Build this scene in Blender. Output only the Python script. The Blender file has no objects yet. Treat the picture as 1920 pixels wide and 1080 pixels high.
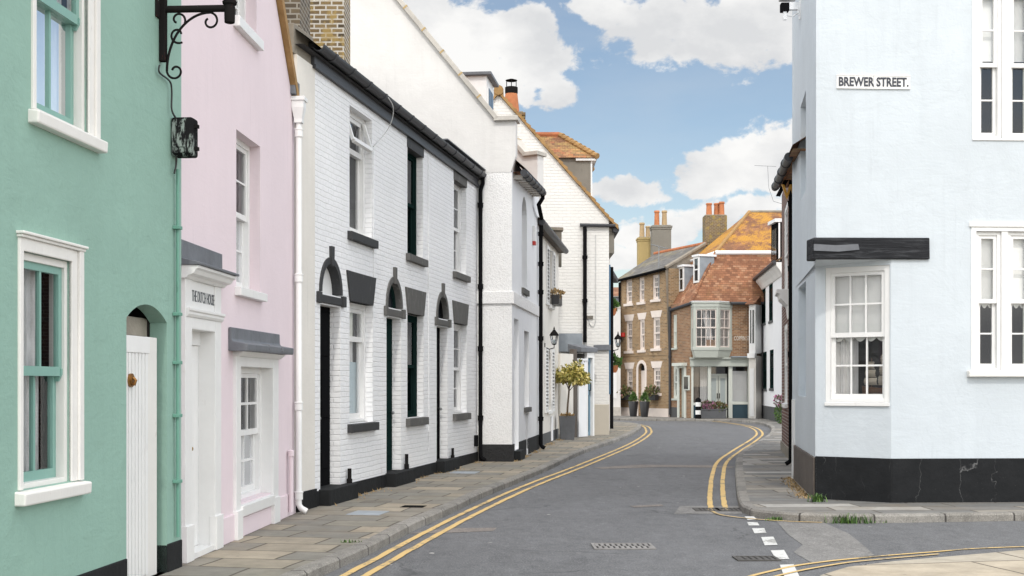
import bpy, bmesh, math, random
from mathutils import Vector, Matrix
from mathutils import noise as mnoise
S = bpy.context.scene
COL = S.collection
RND = random.Random(11)
FPX, HZ, EYE = 2400.0, 722.0, 1.6          # surveyed focal length, horizon row and eye height of the photograph
rad = math.radians

# ------------------------------------------------------------------ node helpers
class G:
    def __init__(s, nt): s.nt = nt
    def n(s, t, ins=None, **at):
        nd = s.nt.nodes.new(t)
        for k, v in at.items(): setattr(nd, k, v)
        for k, v in (ins or {}).items(): s.put(nd.inputs[k], v)
        return nd
    def put(s, sock, v):
        if isinstance(v, bpy.types.NodeSocket): s.nt.links.new(v, sock)
        else:
            if hasattr(sock.default_value, '__len__') and len(sock.default_value) == 4 and len(v) == 3: v = (*v, 1)
            sock.default_value = v
    def mix(s, f, a, b, bt='MIX'):
        nd = s.nt.nodes.new('ShaderNodeMix'); nd.data_type = 'RGBA'; nd.blend_type = bt
        s.put(nd.inputs[0], f); s.put(nd.inputs[6], a); s.put(nd.inputs[7], b)
        return nd.outputs[2]
    def math(s, op, a, b=0.0, clamp=False):
        nd = s.n('ShaderNodeMath', {0: a, 1: b}, operation=op, use_clamp=clamp); return nd.outputs[0]
    def vm(s, op, a, b):
        nd = s.n('ShaderNodeVectorMath', {0: a, 1: b}, operation=op)
        return nd.outputs['Value'] if op in ('LENGTH', 'DOT_PRODUCT', 'DISTANCE') else nd.outputs[0]
    def ramp(s, f, stops, interp='LINEAR'):
        nd = s.n('ShaderNodeValToRGB', {0: f}); cr = nd.color_ramp; cr.interpolation = interp
        while len(cr.elements) < len(stops): cr.elements.new(0.5)
        for e, (p, c) in zip(cr.elements, stops):
            e.position = p; e.color = (*c, 1) if len(c) == 3 else c
        return nd.outputs[0]
    def noise(s, vec, scale, detail=4, rough=.55, dist=0):
        return s.n('ShaderNodeTexNoise', {'Vector': vec, 'Scale': scale, 'Detail': detail, 'Roughness': rough, 'Distortion': dist}).outputs[0]
    def scale(s, vec, v): return s.vm('MULTIPLY', vec, v)
    def obj(s): return s.n('ShaderNodeTexCoord').outputs['Object']
    def uv(s): return s.n('ShaderNodeTexCoord').outputs['UV']
    def bump(s, h, strength, dist, normal=None):
        d = {'Height': h, 'Strength': strength, 'Distance': dist}
        if normal is not None: d['Normal'] = normal
        return s.n('ShaderNodeBump', d).outputs[0]

def newmat(name):
    m = bpy.data.materials.new(name); m.use_nodes = True
    return m, G(m.node_tree), m.node_tree.nodes['Principled BSDF']
def mul(c, k): return tuple(min(1, x * k) for x in c)

def render_mat(name, col, var=.06, lump=.4, fine=.25, rough=.85, lumpscale=2.2, stain=0.0, finescale=28, craze=0.0):
    """painted render / stucco"""
    m, g, b = newmat(name); co = g.obj()
    n1 = g.noise(co, .9, 5, .6)
    c = g.mix(g.ramp(n1, [(.3, (0,)*3), (.7, (1,)*3)]), mul(col, 1 - var), mul(col, 1 + var * .5))
    st = g.noise(g.scale(co, (7, 7, .5)), 1.0, 4, .6)
    c = g.mix(g.ramp(st, [(.5, (0,)*3), (.85, (1,)*3)]), c, mul(col, 1 - var * 1.0))
    dr = g.noise(g.scale(co, (16, 16, .55)), 1.0, 3, .6); gt = g.noise(co, .75, 3, .6)
    c = g.mix(g.math('MULTIPLY', g.math('MULTIPLY', g.ramp(dr, [(.60, (0,)*3), (.72, (1,)*3)]), g.ramp(gt, [(.48, (0,)*3), (.62, (1,)*3)])), .22), c, mul(col, .62))
    if stain:
        s2 = g.noise(co, 3.1, 6, .7, .6)
        c = g.mix(g.math('MULTIPLY', g.ramp(s2, [(.58, (0,)*3), (.72, (1,)*3)]), stain), c, mul(col, .55))
    if craze:
        vo = g.n('ShaderNodeTexVoronoi', {'Vector': g.vm('ADD', co, g.scale(g.n('ShaderNodeTexNoise', {'Vector': co, 'Scale': 3.0}).outputs[1], (.5, .5, .5))), 'Scale': .8}, feature='DISTANCE_TO_EDGE').outputs['Distance']
        c = g.mix(g.math('MULTIPLY', g.ramp(vo, [(0, (1,)*3), (.006, (0,)*3)]), craze), c, mul(col, .5))
    g.put(b.inputs['Base Color'], c); b.inputs['Roughness'].default_value = rough
    h1 = g.noise(co, lumpscale, 5, .55, .5); h2 = g.noise(co, finescale, 3, .6)
    tro = g.noise(g.scale(co, (1, 1, 5)), 2.2, 4, .6, 1.2)
    nb = g.bump(h1, lump, .06); nb = g.bump(tro, lump * .5, .02, nb); nb = g.bump(h2, fine, .012, nb)
    g.put(b.inputs['Normal'], nb)
    return m

def pebble_mat(name, col, scale=34, strength=.6):
    m, g, b = newmat(name); co = g.obj()
    h = g.noise(co, scale, 3, .6); h2 = g.noise(co, 2.0, 3, .5)
    g.put(b.inputs['Base Color'], g.mix(g.ramp(h, [(.3, (0,)*3), (.55, (1,)*3)]), mul(col, .86), col))
    b.inputs['Roughness'].default_value = .9
    g.put(b.inputs['Normal'], g.bump(h, strength, .03, g.bump(h2, .4, .05)))
    return m

def brick_node(g, vec, c1, c2, mortar, bw=.225, rh=.075, ms=.011, smooth=.15, off=.5):
    return g.n('ShaderNodeTexBrick', {'Vector': vec, 'Color1': c1, 'Color2': c2, 'Mortar': mortar, 'Scale': 1.0, 'Mortar Size': ms, 'Mortar Smooth': smooth,
               'Bias': 0.0, 'Brick Width': bw, 'Row Height': rh}, offset=off)

def wob(g, amt, scale=4):
    uv = g.uv(); nz = g.n('ShaderNodeTexNoise', {'Vector': uv, 'Scale': scale, 'Detail': 2}).outputs[1]
    return g.vm('ADD', uv, g.scale(g.vm('SUBTRACT', nz, (.5, .5, .5)), (amt, amt, 0)))

def painted_brick_mat(name, col, strength=.8, bw=.225, rh=.075, dirt=.25, ms=.012):
    m, g, b = newmat(name); co = g.obj(); v = wob(g, .03)
    bn = brick_node(g, v, (1, 1, 1), (.86,)*3, (.0,)*3, bw, rh, ms, .5)
    h = bn.outputs['Color']; nz = g.noise(co, 18, 4, .6); big = g.noise(co, 1.1, 4, .6)
    c = g.mix(bn.outputs['Fac'], col, mul(col, .93))
    c = g.mix(g.ramp(big, [(.35, (0,)*3), (.7, (1,)*3)]), mul(c_ if False else col, .94), c)
    d = g.noise(co, 5.5, 6, .75, .4)
    c = g.mix(g.math('MULTIPLY', g.ramp(d, [(.62, (0,)*3), (.74, (1,)*3)]), dirt), c, (.34, .30, .25))
    g.put(b.inputs['Base Color'], c); b.inputs['Roughness'].default_value = .7
    nb = g.bump(h, strength, .012); nb = g.bump(nz, .45, .012, nb); nb = g.bump(g.noise(co, 3, 3), .3, .04, nb)
    g.put(b.inputs['Normal'], nb)
    return m

def brick_mat(name, cols, mortar, strength=.6, bw=.225, rh=.075, ms=.012, lichen=None):
    m, g, b = newmat(name); v = wob(g, .012); co = g.obj()
    bn = brick_node(g, v, (0, 0, 0), (1, 1, 1), (.5,)*3, bw, rh, ms, .1)
    k = len(cols)
    c = g.ramp(bn.outputs['Color'], [(i / max(1, k - 1), cc) for i, cc in enumerate(cols)])
    c = g.mix(g.math('MULTIPLY', g.noise(co, 14, 4, .7), .5), c, mul(cols[0], .6))
    c = g.mix(bn.outputs['Fac'], c, mortar)
    big = g.noise(co, .8, 4, .6)
    c = g.mix(g.ramp(big, [(.4, (.82,)*3), (.65, (1,)*3)]), (0, 0, 0), c) if False else g.mix(1.0, c, g.ramp(big, [(.3, (.78,)*3), (.65, (1,)*3)]), 'MULTIPLY')
    if lichen:
        ln = g.noise(co, 4.5, 5, .7)
        c = g.mix(g.math('MULTIPLY', g.ramp(ln, [(.52, (0,)*3), (.6, (1,)*3)]), .7), c, lichen)
    g.put(b.inputs['Base Color'], c); b.inputs['Roughness'].default_value = .9
    g.put(b.inputs['Normal'], g.bump(g.math('SUBTRACT', 1, bn.outputs['Fac']), strength, .012, g.bump(g.noise(co, 30, 3), .3, .01)))
    return m

def tile_mat(name, cols, tw=.17, th=.11, lichen=None, lfac=0.0, lpos=.5, gap=.35, bump=1.0):
    m, g, b = newmat(name); v = wob(g, .035, 2.0); co = g.obj()
    bn = brick_node(g, v, (0, 0, 0), (1, 1, 1), (.3,)*3, tw, th, .006, .0)
    k = len(cols)
    c = g.ramp(bn.outputs['Color'], [(i / max(1, k - 1), cc) for i, cc in enumerate(cols)], 'CONSTANT' if k > 3 else 'LINEAR')
    c = g.mix(g.ramp(g.noise(co, 1.3, 5, .65), [(.35, (0,)*3), (.7, (1,)*3)]), c, mul(cols[0], .8))
    if lichen:
        ln = g.noise(co, .55, 7, .72, .3); l2 = g.noise(co, 6, 4, .7)
        f = g.ramp(g.math('ADD', ln, g.math('MULTIPLY', g.math('SUBTRACT', l2, .5), .35)), [(lpos - .05, (0,)*3), (lpos + .07, (1,)*3)])
        c = g.mix(g.math('MULTIPLY', f, lfac), c, lichen)
    c = g.mix(g.math('MULTIPLY', bn.outputs['Fac'], .6), c, mul(cols[0], gap))
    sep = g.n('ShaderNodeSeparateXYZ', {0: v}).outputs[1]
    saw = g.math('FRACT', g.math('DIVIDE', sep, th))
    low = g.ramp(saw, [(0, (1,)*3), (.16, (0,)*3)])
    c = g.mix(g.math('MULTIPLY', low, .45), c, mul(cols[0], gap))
    g.put(b.inputs['Base Color'], c); b.inputs['Roughness'].default_value = .9
    g.put(b.inputs['Normal'], g.bump(g.math('SUBTRACT', g.math('MULTIPLY', bn.outputs['Color'], .3), saw), bump, .02))
    return m

def paint_mat(name, col, rough=.45, wear=0.0, wearcol=(.3, .27, .22), grain=.15, var=.05, wpos=.6):
    m, g, b = newmat(name); co = g.obj()
    if max(col) < .12: b.inputs['Specular IOR Level'].default_value = .0 if max(col) < .03 else .1
    n1 = g.noise(co, 4, 5, .65)
    c = g.mix(n1, mul(col, 1 - var * 2), mul(col, 1 + var))
    if wear:
        w = g.noise(g.scale(co, (9, 9, 2.5)), 1.6, 7, .75, .3)
        c = g.mix(g.math('MULTIPLY', g.ramp(w, [(wpos, (0,)*3), (wpos + .05, (1,)*3)]), wear), c, wearcol)
    g.put(b.inputs['Base Color'], c); b.inputs['Roughness'].default_value = rough
    g.put(b.inputs['Normal'], g.bump(g.noise(g.scale(co, (30, 30, 4)), 1.5, 3), grain, .006))
    return m

def stone_mat(name, col, scale=9, var=.3, bump=.5, rough=.9, speck=0):
    m, g, b = newmat(name); co = g.obj()
    n = g.noise(co, scale, 6, .7); n2 = g.noise(co, 1.7, 4, .6)
    c = g.mix(n, mul(col, 1 - var), mul(col, 1 + var)); c = g.mix(1.0, c, g.ramp(n2, [(.3, (.75,)*3), (.7, (1.05,)*3)]), 'MULTIPLY')
    if speck:
        s = g.noise(co, 90, 2, .6); c = g.mix(g.math('MULTIPLY', g.ramp(s, [(.58, (0,)*3), (.68, (1,)*3)]), speck), c, mul(col, 2.2))
        s = g.noise(co, 70, 2, .6); c = g.mix(g.math('MULTIPLY', g.ramp(s, [(.3, (1,)*3), (.4, (0,)*3)]), speck), c, mul(col, .35))
    g.put(b.inputs['Base Color'], c); b.inputs['Roughness'].default_value = rough
    g.put(b.inputs['Normal'], g.bump(n, bump, .02))
    return m

def plain_mat(name, col, rough=.6, metal=0.0, var=.08, bump=0.0):
    m, g, b = newmat(name); co = g.obj(); n = g.noise(co, 7, 4, .6)
    g.put(b.inputs['Base Color'], g.mix(n, mul(col, 1 - var * 2), mul(col, 1 + var)))
    b.inputs['Roughness'].default_value = rough; b.inputs['Metallic'].default_value = metal
    if bump: g.put(b.inputs['Normal'], g.bump(g.noise(co, 40, 3), bump, .01))
    return m

def glass_mat(name, tint=(1, 1, 1), refl=1.0):
    m, g, b = newmat(name); nt = m.node_tree; out = nt.nodes['Material Output']; nt.nodes.remove(b)
    co = g.obj(); nb = g.bump(g.noise(co, 1.2, 1), .012, .03)
    fr = g.n('ShaderNodeFresnel', {'IOR': 1.55, 'Normal': nb}).outputs[0]
    f = g.math('MULTIPLY', g.math('ADD', g.math('MULTIPLY', fr, .65), .02), refl, True)
    tr = g.n('ShaderNodeBsdfTransparent', {'Color': tint}).outputs[0]
    gl = g.n('ShaderNodeBsdfGlossy', {'Color': (.95, .97, 1), 'Roughness': .01, 'Normal': nb}).outputs[0]
    mx = g.n('ShaderNodeMixShader', {0: f, 1: tr, 2: gl}).outputs[0]
    nt.links.new(mx, out.inputs[0]); return m

def dark_glass_mat(name, col=(.012, .014, .018)):
    m, g, b = newmat(name); co = g.obj()
    g.put(b.inputs['Base Color'], g.mix(g.noise(co, 1.3, 3), mul(col, .4), mul(col, 2.0)))
    b.inputs['Roughness'].default_value = .04; b.inputs['IOR'].default_value = 1.6
    return m

def leaf_mat(name, stops, trans=.25):
    m, g, b = newmat(name)
    r = g.n('ShaderNodeNewGeometry').outputs['Random Per Island']
    g.put(b.inputs['Base Color'], g.ramp(r, stops)); b.inputs['Roughness'].default_value = .55
    b.inputs['Subsurface Weight'].default_value = 0
    return m

# ------------------------------------------------------------------ materials
M = {}
M['green'] = render_mat('sea_green_render', (.262, .422, .352), .07, .30, .22, .75, 2.0, .06, craze=.10)
M['pink'] = render_mat('pale_pink_render', (.765, .655, .69), .04, .16, .12, .85, 1.4)
M['blue'] = render_mat('pale_blue_render', (.565, .615, .655), .07, .27, .16, .8, 1.7, .08, craze=.10)
M['white_r'] = render_mat('smooth_white_render', (.725, .712, .69), .10, .25, .15, .9, 1.6, .06)
M['cream_r'] = render_mat('cream_render', (.75, .72, .665), .07, .2, .15, .9, 1.6, .1)
M['cool_white_r'] = render_mat('cool_white_render', (.81, .82, .835), .05, .22, .18, .9, 1.6, .06)
M['pebble'] = pebble_mat('white_pebbledash', (.84, .835, .825))
M['pebble_black'] = pebble_mat('black_pebbledash', (.022, .022, .023), 20, .9)
M['pbrick'] = painted_brick_mat('white_painted_brick', (.855, .86, .87), .75, ms=.010)
M['pbrick_w'] = painted_brick_mat('cream_painted_brick', (.80, .785, .75), .8, .26, .1, .10)
M['blackpl'] = render_mat('black_plinth_paint', (.016, .017, .018), .25, .25, .3, .8, 3, .0)
M['blackpl'].node_tree.nodes['Principled BSDF'].inputs['Specular IOR Level'].default_value = .2
M['blackpl_worn'] = None
M['greypl'] = render_mat('grey_plinth_paint', (.075, .078, .08), .2, .25, .3, .8, 3, .2)
M['white'] = paint_mat('white_gloss_paint', (.80, .80, .79), .42, .12, (.40, .36, .30), .03)
M['white_worn'] = paint_mat('flaking_white_paint', (.78, .765, .73), .5, .75, (.36, .30, .24), .3, wpos=.64)
M['teal'] = paint_mat('teal_gloss_paint', (.215, .40, .345), .35, .1, (.1, .2, .17))
M['greenpipe'] = paint_mat('green_pipe_paint', (.14, .32, .25), .5, .3, (.03, .08, .06))
M['black'] = paint_mat('black_gloss_paint', (.010, .010, .011), .5, .1, (.05, .05, .05))
M['darkgreen'] = paint_mat('dark_green_paint', (.010, .024, .022), .3)
M['charcoal'] = paint_mat('charcoal_masonry_paint', (.050, .051, .053), .6, .5, (.13, .13, .125), .4)
M['charcoal2'] = paint_mat('faded_charcoal_paint', (.115, .113, .108), .75, .6, (.2, .195, .185), .5, wpos=.55)
M['gutter'] = paint_mat('dark_grey_gutter_paint', (.062, .064, .070), .4, .4, (.1, .1, .1))
M['iron'] = paint_mat('black_iron', (.017, .016, .016), .5, .5, (.04, .03, .025), .3)
M['rusty'] = paint_mat('rusty_black_iron', (.02, .018, .018), .55, .9, (.24, .06, .03), .3, wpos=.61)
M['peeling'] = paint_mat('peeling_black_paint', (.018, .018, .019), .55, 1.0, (.27, .31, .29), .6, wpos=.535)
M['lead'] = stone_mat('grey_lead', (.15, .16, .178), 5, .35, .35, .55)
M['lead_l'] = stone_mat('pale_lead', (.30, .335, .37), 4, .2, .25, .55)
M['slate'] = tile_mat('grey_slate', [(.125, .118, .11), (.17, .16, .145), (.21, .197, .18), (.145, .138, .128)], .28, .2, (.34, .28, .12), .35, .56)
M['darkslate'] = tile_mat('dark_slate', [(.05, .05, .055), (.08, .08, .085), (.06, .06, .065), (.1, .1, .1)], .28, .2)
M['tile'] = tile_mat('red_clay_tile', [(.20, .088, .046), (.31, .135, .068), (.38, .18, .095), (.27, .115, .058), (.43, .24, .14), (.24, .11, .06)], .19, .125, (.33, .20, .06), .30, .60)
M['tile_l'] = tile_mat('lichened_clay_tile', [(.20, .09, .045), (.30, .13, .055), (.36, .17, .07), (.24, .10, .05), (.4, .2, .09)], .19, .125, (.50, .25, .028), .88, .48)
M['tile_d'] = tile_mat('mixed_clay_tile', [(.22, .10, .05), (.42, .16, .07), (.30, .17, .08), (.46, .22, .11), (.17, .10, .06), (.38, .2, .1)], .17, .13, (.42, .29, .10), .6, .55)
M['verge'] = stone_mat('lichened_verge_tile', (.36, .215, .085), 7, .5, .6)
M['ridge_t'] = stone_mat('orange_ridge_tile', (.42, .15, .065), 5, .35, .4)
M['ybrick'] = brick_mat('yellow_stock_brick', [(.11, .075, .04), (.28, .19, .085), (.19, .125, .06), (.34, .24, .115), (.08, .06, .04)], (.60, .565, .50), .6, .19, .075, .013, (.36, .25, .08))
M['dbrick'] = brick_mat('brown_stock_brick_stack', [(.10, .075, .05), (.20, .15, .09), (.15, .11, .07), (.07, .055, .04)], (.32, .29, .24), .6, .19, .075, .012)
M['bbrick'] = brick_mat('brown_stock_brick', [(.22, .135, .065), (.40, .25, .125), (.30, .185, .09), (.45, .30, .16), (.15, .10, .055)], (.40, .32, .22), .4, .225, .075, .010)
M['sbrick'] = brick_mat('warm_brown_brick', [(.20, .098, .05), (.36, .19, .09), (.28, .135, .07), (.42, .25, .135), (.16, .09, .055)], (.36, .29, .21), .4, .225, .075, .009)
M['rbrick'] = brick_mat('dark_red_brick', [(.10, .035, .024), (.20, .07, .042), (.15, .05, .032), (.07, .03, .025)], (.33, .29, .26), .5)
M['lbrick'] = brick_mat('lichened_brick', [(.13, .09, .05), (.24, .16, .08), (.18, .115, .06)], (.27, .23, .16), .4, .19, .075, .012, (.34, .25, .05))
M['cement'] = stone_mat('weathered_cement', (.27, .24, .195), 6, .35, .5)
M['cement_d'] = stone_mat('dark_cement', (.17, .155, .13), 6, .4, .5)
M['ycement'] = render_mat('ochre_render', (.45, .34, .15), .12, .2, .2, .9)
M['gcement'] = render_mat('grey_chimney_render', (.22, .205, .175), .15, .2, .2, .9, stain=.3)
M['terracotta'] = stone_mat('terracotta', (.50, .185, .075), 8, .3, .3, .8)
M['buffpot'] = stone_mat('buff_clay', (.46, .33, .18), 8, .3, .3, .8)
M['coping'] = stone_mat('pale_stone_coping', (.55, .52, .47), 6, .2, .35)
M['lichenjoint'] = stone_mat('lichened_joint', (.50, .36, .17), 6, .3, .3)
M['pinkwhite'] = paint_mat('pinkish_white_paint', (.72, .64, .585), .5)
M['sage'] = paint_mat('sage_green_paint', (.47, .50, .45), .5, .2, (.3, .34, .29))
M['sagelt'] = paint_mat('pale_sage_paint', (.60, .625, .57), .5)
M['slateblue'] = paint_mat('slate_blue_paint', (.045, .075, .095), .5)
M['bluedoor'] = paint_mat('dusty_blue_paint', (.16, .28, .37), .45)
M['bluetrim'] = paint_mat('deep_blue_paint', (.05, .13, .22), .45)
def beam_mat():
    m, g, b = newmat('weathered_black_timber'); co = g.obj()
    w = g.noise(g.scale(co, (1.2, 9, 14)), 1.6, 7, .75, .4); s = g.noise(g.scale(co, (1.0, 1, 30)), 1.0, 3)
    c = g.mix(g.ramp(w, [(.50, (0,)*3), (.66, (1,)*3)]), (.016, .017, .020), (.055, .058, .064)); c = g.mix(g.ramp(s, [(.30, (1,)*3), (.36, (0,)*3)]), c, (.006, .006, .007))
    g.put(b.inputs['Base Color'], c); b.inputs['Roughness'].default_value = .7; b.inputs['Specular IOR Level'].default_value = .2
    g.put(b.inputs['Normal'], g.bump(w, .7, .02, g.bump(s, .6, .02))); return m
M['beam'] = beam_mat()
M['glass'] = glass_mat('window_glass')
M['glass_w'] = glass_mat('bright_window_glass', (1, 1, 1), 1.15)
M['dglass'] = dark_glass_mat('dark_window_glass')
M['frost'] = plain_mat('frosted_film', (.55, .68, .72), .35)
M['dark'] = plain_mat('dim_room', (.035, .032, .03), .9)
M['room'] = plain_mat('room_wall', (.10, .095, .088), .9)
M['blind'] = plain_mat('pale_roller_blind', (.82, .83, .81), .8, var=.03)
M['shopblind'] = plain_mat('grey_shop_blind', (.74, .74, .73), .8, var=.03)
M['net'] = None
M['cloth'] = plain_mat('white_curtain', (.86, .85, .83), .9, var=.05, bump=.2)
M['bronze'] = plain_mat('bronze', (.30, .15, .045), .35, .7)
M['brass'] = plain_mat('brass', (.40, .25, .07), .35, .7)
M['planter'] = stone_mat('grey_planter', (.115, .12, .13), 12, .25, .25, .7)
M['plantblack'] = plain_mat('black_planter', (.018, .018, .02), .4)
M['soil'] = plain_mat('soil', (.10, .065, .035), .95)
M['bark'] = stone_mat('bark', (.12, .085, .055), 14, .35, .6)
M['timber'] = stone_mat('weathered_timber', (.12, .10, .085), 10, .4, .5)
M['leafy'] = leaf_mat('variegated_leaf', [(0, (.11, .13, .025)), (.3, (.28, .26, .05)), (.55, (.55, .46, .12)), (1, (.72, .62, .27))])
M['leafg'] = leaf_mat('green_leaf', [(0, (.03, .07, .015)), (.6, (.07, .15, .03)), (1, (.14, .24, .05))])
M['leafm'] = leaf_mat('mixed_leaf', [(0, (.05, .08, .02)), (.5, (.13, .15, .05)), (.75, (.22, .17, .06)), (1, (.30, .12, .15))])
M['leafp'] = leaf_mat('pink_flower_leaf', [(0, (.05, .08, .03)), (.45, (.10, .12, .05)), (.55, (.32, .12, .20)), (1, (.45, .2, .32))])
M['straw'] = leaf_mat('dry_straw', [(0, (.25, .16, .06)), (1, (.42, .29, .13))])
M['red'] = plain_mat('red_plastic', (.50, .03, .02), .4)
M['cableblack'] = plain_mat('black_cable', (.02, .02, .02), .5)
M['cablewhite'] = plain_mat('pale_cable', (.55, .55, .54), .5)
M['steel'] = plain_mat('dull_steel', (.30, .31, .32), .45, .5)
M['palegrate'] = stone_mat('worn_pale_iron', (.26, .25, .24), 14, .4, .3)
M['gratedark'] = stone_mat('dull_dark_iron', (.085, .08, .075), 14, .4, .3)
M['gold'] = plain_mat('gold_paint', (.56, .29, .045), .4)
M['signwhite'] = paint_mat('white_enamel', (.80, .80, .79), .35, .35, (.30, .16, .08), .15, wpos=.70)
M['signink'] = plain_mat('dark_lettering', (.035, .04, .055), .5)
M['whiteink'] = plain_mat('white_lettering', (.62, .58, .52), .8)
M['greyink'] = plain_mat('grey_lettering', (.12, .13, .14), .6)
M['bluep'] = plain_mat('blue_enamel', (.08, .17, .32), .35)
M['sail'] = plain_mat('aged_sailcloth', (.50, .45, .37), .85, bump=.2)
M['hull'] = plain_mat('brown_hull', (.18, .09, .045), .5)
M['conc'] = stone_mat('pale_concrete', (.34, .31, .26), 7, .3, .4)

def net_mat():
    m, g, b = newmat('net_curtain'); nt = m.node_tree; co = g.obj()
    b.inputs['Base Color'].default_value = (.88, .88, .88, 1); b.inputs['Roughness'].default_value = .9
    f = g.ramp(g.noise(g.scale(co, (14, 14, 3)), 1.2, 4, .6), [(.35, (.6,)*3), (.65, (.95,)*3)])
    tr = g.n('ShaderNodeBsdfTransparent').outputs[0]
    mx = g.n('ShaderNodeMixShader', {0: f, 1: tr, 2: b.outputs[0]}).outputs[0]
    nt.links.new(mx, nt.nodes['Material Output'].inputs[0]); return m
M['net'] = net_mat()

def plinth_worn():
    m, g, b = newmat('scratched_black_plinth'); co = g.obj()
    base = g.mix(g.noise(co, 3, 5, .7), (.008, .009, .010), (.024, .025, .027))
    # vertical cracks with efflorescence
    w = g.n('ShaderNodeTexNoise', {'Vector': g.scale(co, (1, 1, 1)), 'Scale': 5.0, 'Detail': 6}).outputs[1]
    v = g.vm('ADD', g.scale(co, (1.15, 1.15, .16)), g.scale(g.vm('SUBTRACT', w, (.5, .5, .5)), (.30, .30, .1)))
    vo = g.n('ShaderNodeTexVoronoi', {'Vector': v, 'Scale': 1.6}, feature='DISTANCE_TO_EDGE').outputs['Distance']
    cr = g.ramp(vo, [(0, (1,)*3), (.0045, (.0,)*3)])
    gate = g.ramp(g.noise(co, 1.6, 4, .6), [(.46, (0,)*3), (.6, (1,)*3)])
    c = g.mix(g.math('MULTIPLY', g.math('MULTIPLY', cr, gate), .38), base, (.42, .42, .42))
    sp = g.ramp(g.noise(co, 45, 3, .7), [(.70, (0,)*3), (.76, (1,)*3)])
    low = g.ramp(g.noise(co, 2.5, 3), [(.5, (0,)*3), (.62, (1,)*3)])
    c = g.mix(g.math('MULTIPLY', g.math('MULTIPLY', sp, low), .7), c, (.42, .41, .40))
    g.put(b.inputs['Base Color'], c); b.inputs['Roughness'].default_value = .7; b.inputs['Specular IOR Level'].default_value = .12
    g.put(b.inputs['Normal'], g.bump(g.noise(co, 4, 5, .6), .4, .05))
    return m
M['blackpl_worn'] = plinth_worn()

def asphalt_mat(name, col, speck=.5, patchy=.12, rough=.85, litter=0.0):
    m, g, b = newmat(name); co = g.obj()
    n1 = g.noise(co, .45, 5, .6); n2 = g.noise(co, 60, 3, .7); n3 = g.noise(g.scale(co, (3.5, .5, 1)), .8, 5, .65)
    c = g.mix(g.ramp(n1, [(.3, (0,)*3), (.7, (1,)*3)]), mul(col, 1 - patchy), mul(col, 1 + patchy))
    c = g.mix(g.ramp(n3, [(.45, (0,)*3), (.75, (1,)*3)]), c, mul(col, 1.22))
    c = g.mix(g.math('MULTIPLY', g.ramp(n2, [(.5, (0,)*3), (.66, (1,)*3)]), speck), c, mul(col, 2.4))
    c = g.mix(g.math('MULTIPLY', g.ramp(n2, [(.30, (1,)*3), (.42, (0,)*3)]), speck), c, mul(col, .4))
    n6 = g.noise(co, 24, 4, .8); c = g.mix(1.0, c, g.ramp(n6, [(.3, (.72,)*3), (.7, (1.28,)*3)]), 'MULTIPLY')
    n5 = g.noise(g.scale(co, (1, .55, 1)), 7, 5, .7); c = g.mix(1.0, c, g.ramp(n5, [(.28, (.80,)*3), (.72, (1.20,)*3)]), 'MULTIPLY')
    oil = g.noise(co, 1.15, 3, .5); c = g.mix(g.math('MULTIPLY', g.ramp(oil, [(.62, (0,)*3), (.74, (1,)*3)]), .35), c, mul(col, .55))
    tr = g.noise(g.scale(g.vm('ADD', co, g.scale(co, (0, 0, 0))), (2.2, .06, 1)), 1.0, 3, .5); c = g.mix(g.math('MULTIPLY', g.ramp(tr, [(.5, (0,)*3), (.7, (1,)*3)]), .4), c, mul(col, 1.35))
    # cracks / tar seams
    vo = g.n('ShaderNodeTexVoronoi', {'Vector': g.vm('ADD', co, g.scale(g.n('ShaderNodeTexNoise', {'Vector': co, 'Scale': 1.5, 'Detail': 5}).outputs[1], (.9, .9, 0))), 'Scale': .28}, feature='DISTANCE_TO_EDGE').outputs['Distance']
    gate = g.ramp(g.noise(co, .6, 2), [(.5, (0,)*3), (.56, (1,)*3)])
    c = g.mix(g.math('MULTIPLY', g.math('MULTIPLY', g.ramp(vo, [(0, (1,)*3), (.006, (0,)*3)]), gate), .7), c, mul(col, .4))
    if litter:
        vf = g.n('ShaderNodeTexVoronoi', {'Vector': g.vm('ADD', g.scale(co, (1, .8, 1)), g.scale(g.n('ShaderNodeTexNoise', {'Vector': co, 'Scale': 20.0}).outputs[1], (.08, .08, 0))), 'Scale': 2.6, 'Randomness': 1.0}).outputs['Distance']
        gt = g.ramp(g.noise(co, .55, 2), [(.52, (0,)*3), (.60, (1,)*3)])
        c = g.mix(g.math('MULTIPLY', g.math('MULTIPLY', g.ramp(vf, [(.06, (1,)*3), (.08, (0,)*3)]), gt), litter), c, (.5, .48, .45))
    g.put(b.inputs['Base Color'], c); b.inputs['Roughness'].default_value = rough
    g.put(b.inputs['Normal'], g.bump(n2, .55, .008, g.bump(n1, .2, .05)))
    return m
M['asphalt'] = asphalt_mat('asphalt', (.097, .098, .101), .8, .16, .85, .7)
M['asphalt_p'] = asphalt_mat('worn_asphalt_patch', (.155, .150, .143), .6, .1)
M['asphalt_b'] = asphalt_mat('brown_asphalt_scar', (.150, .132, .118), .6, .15)

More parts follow.
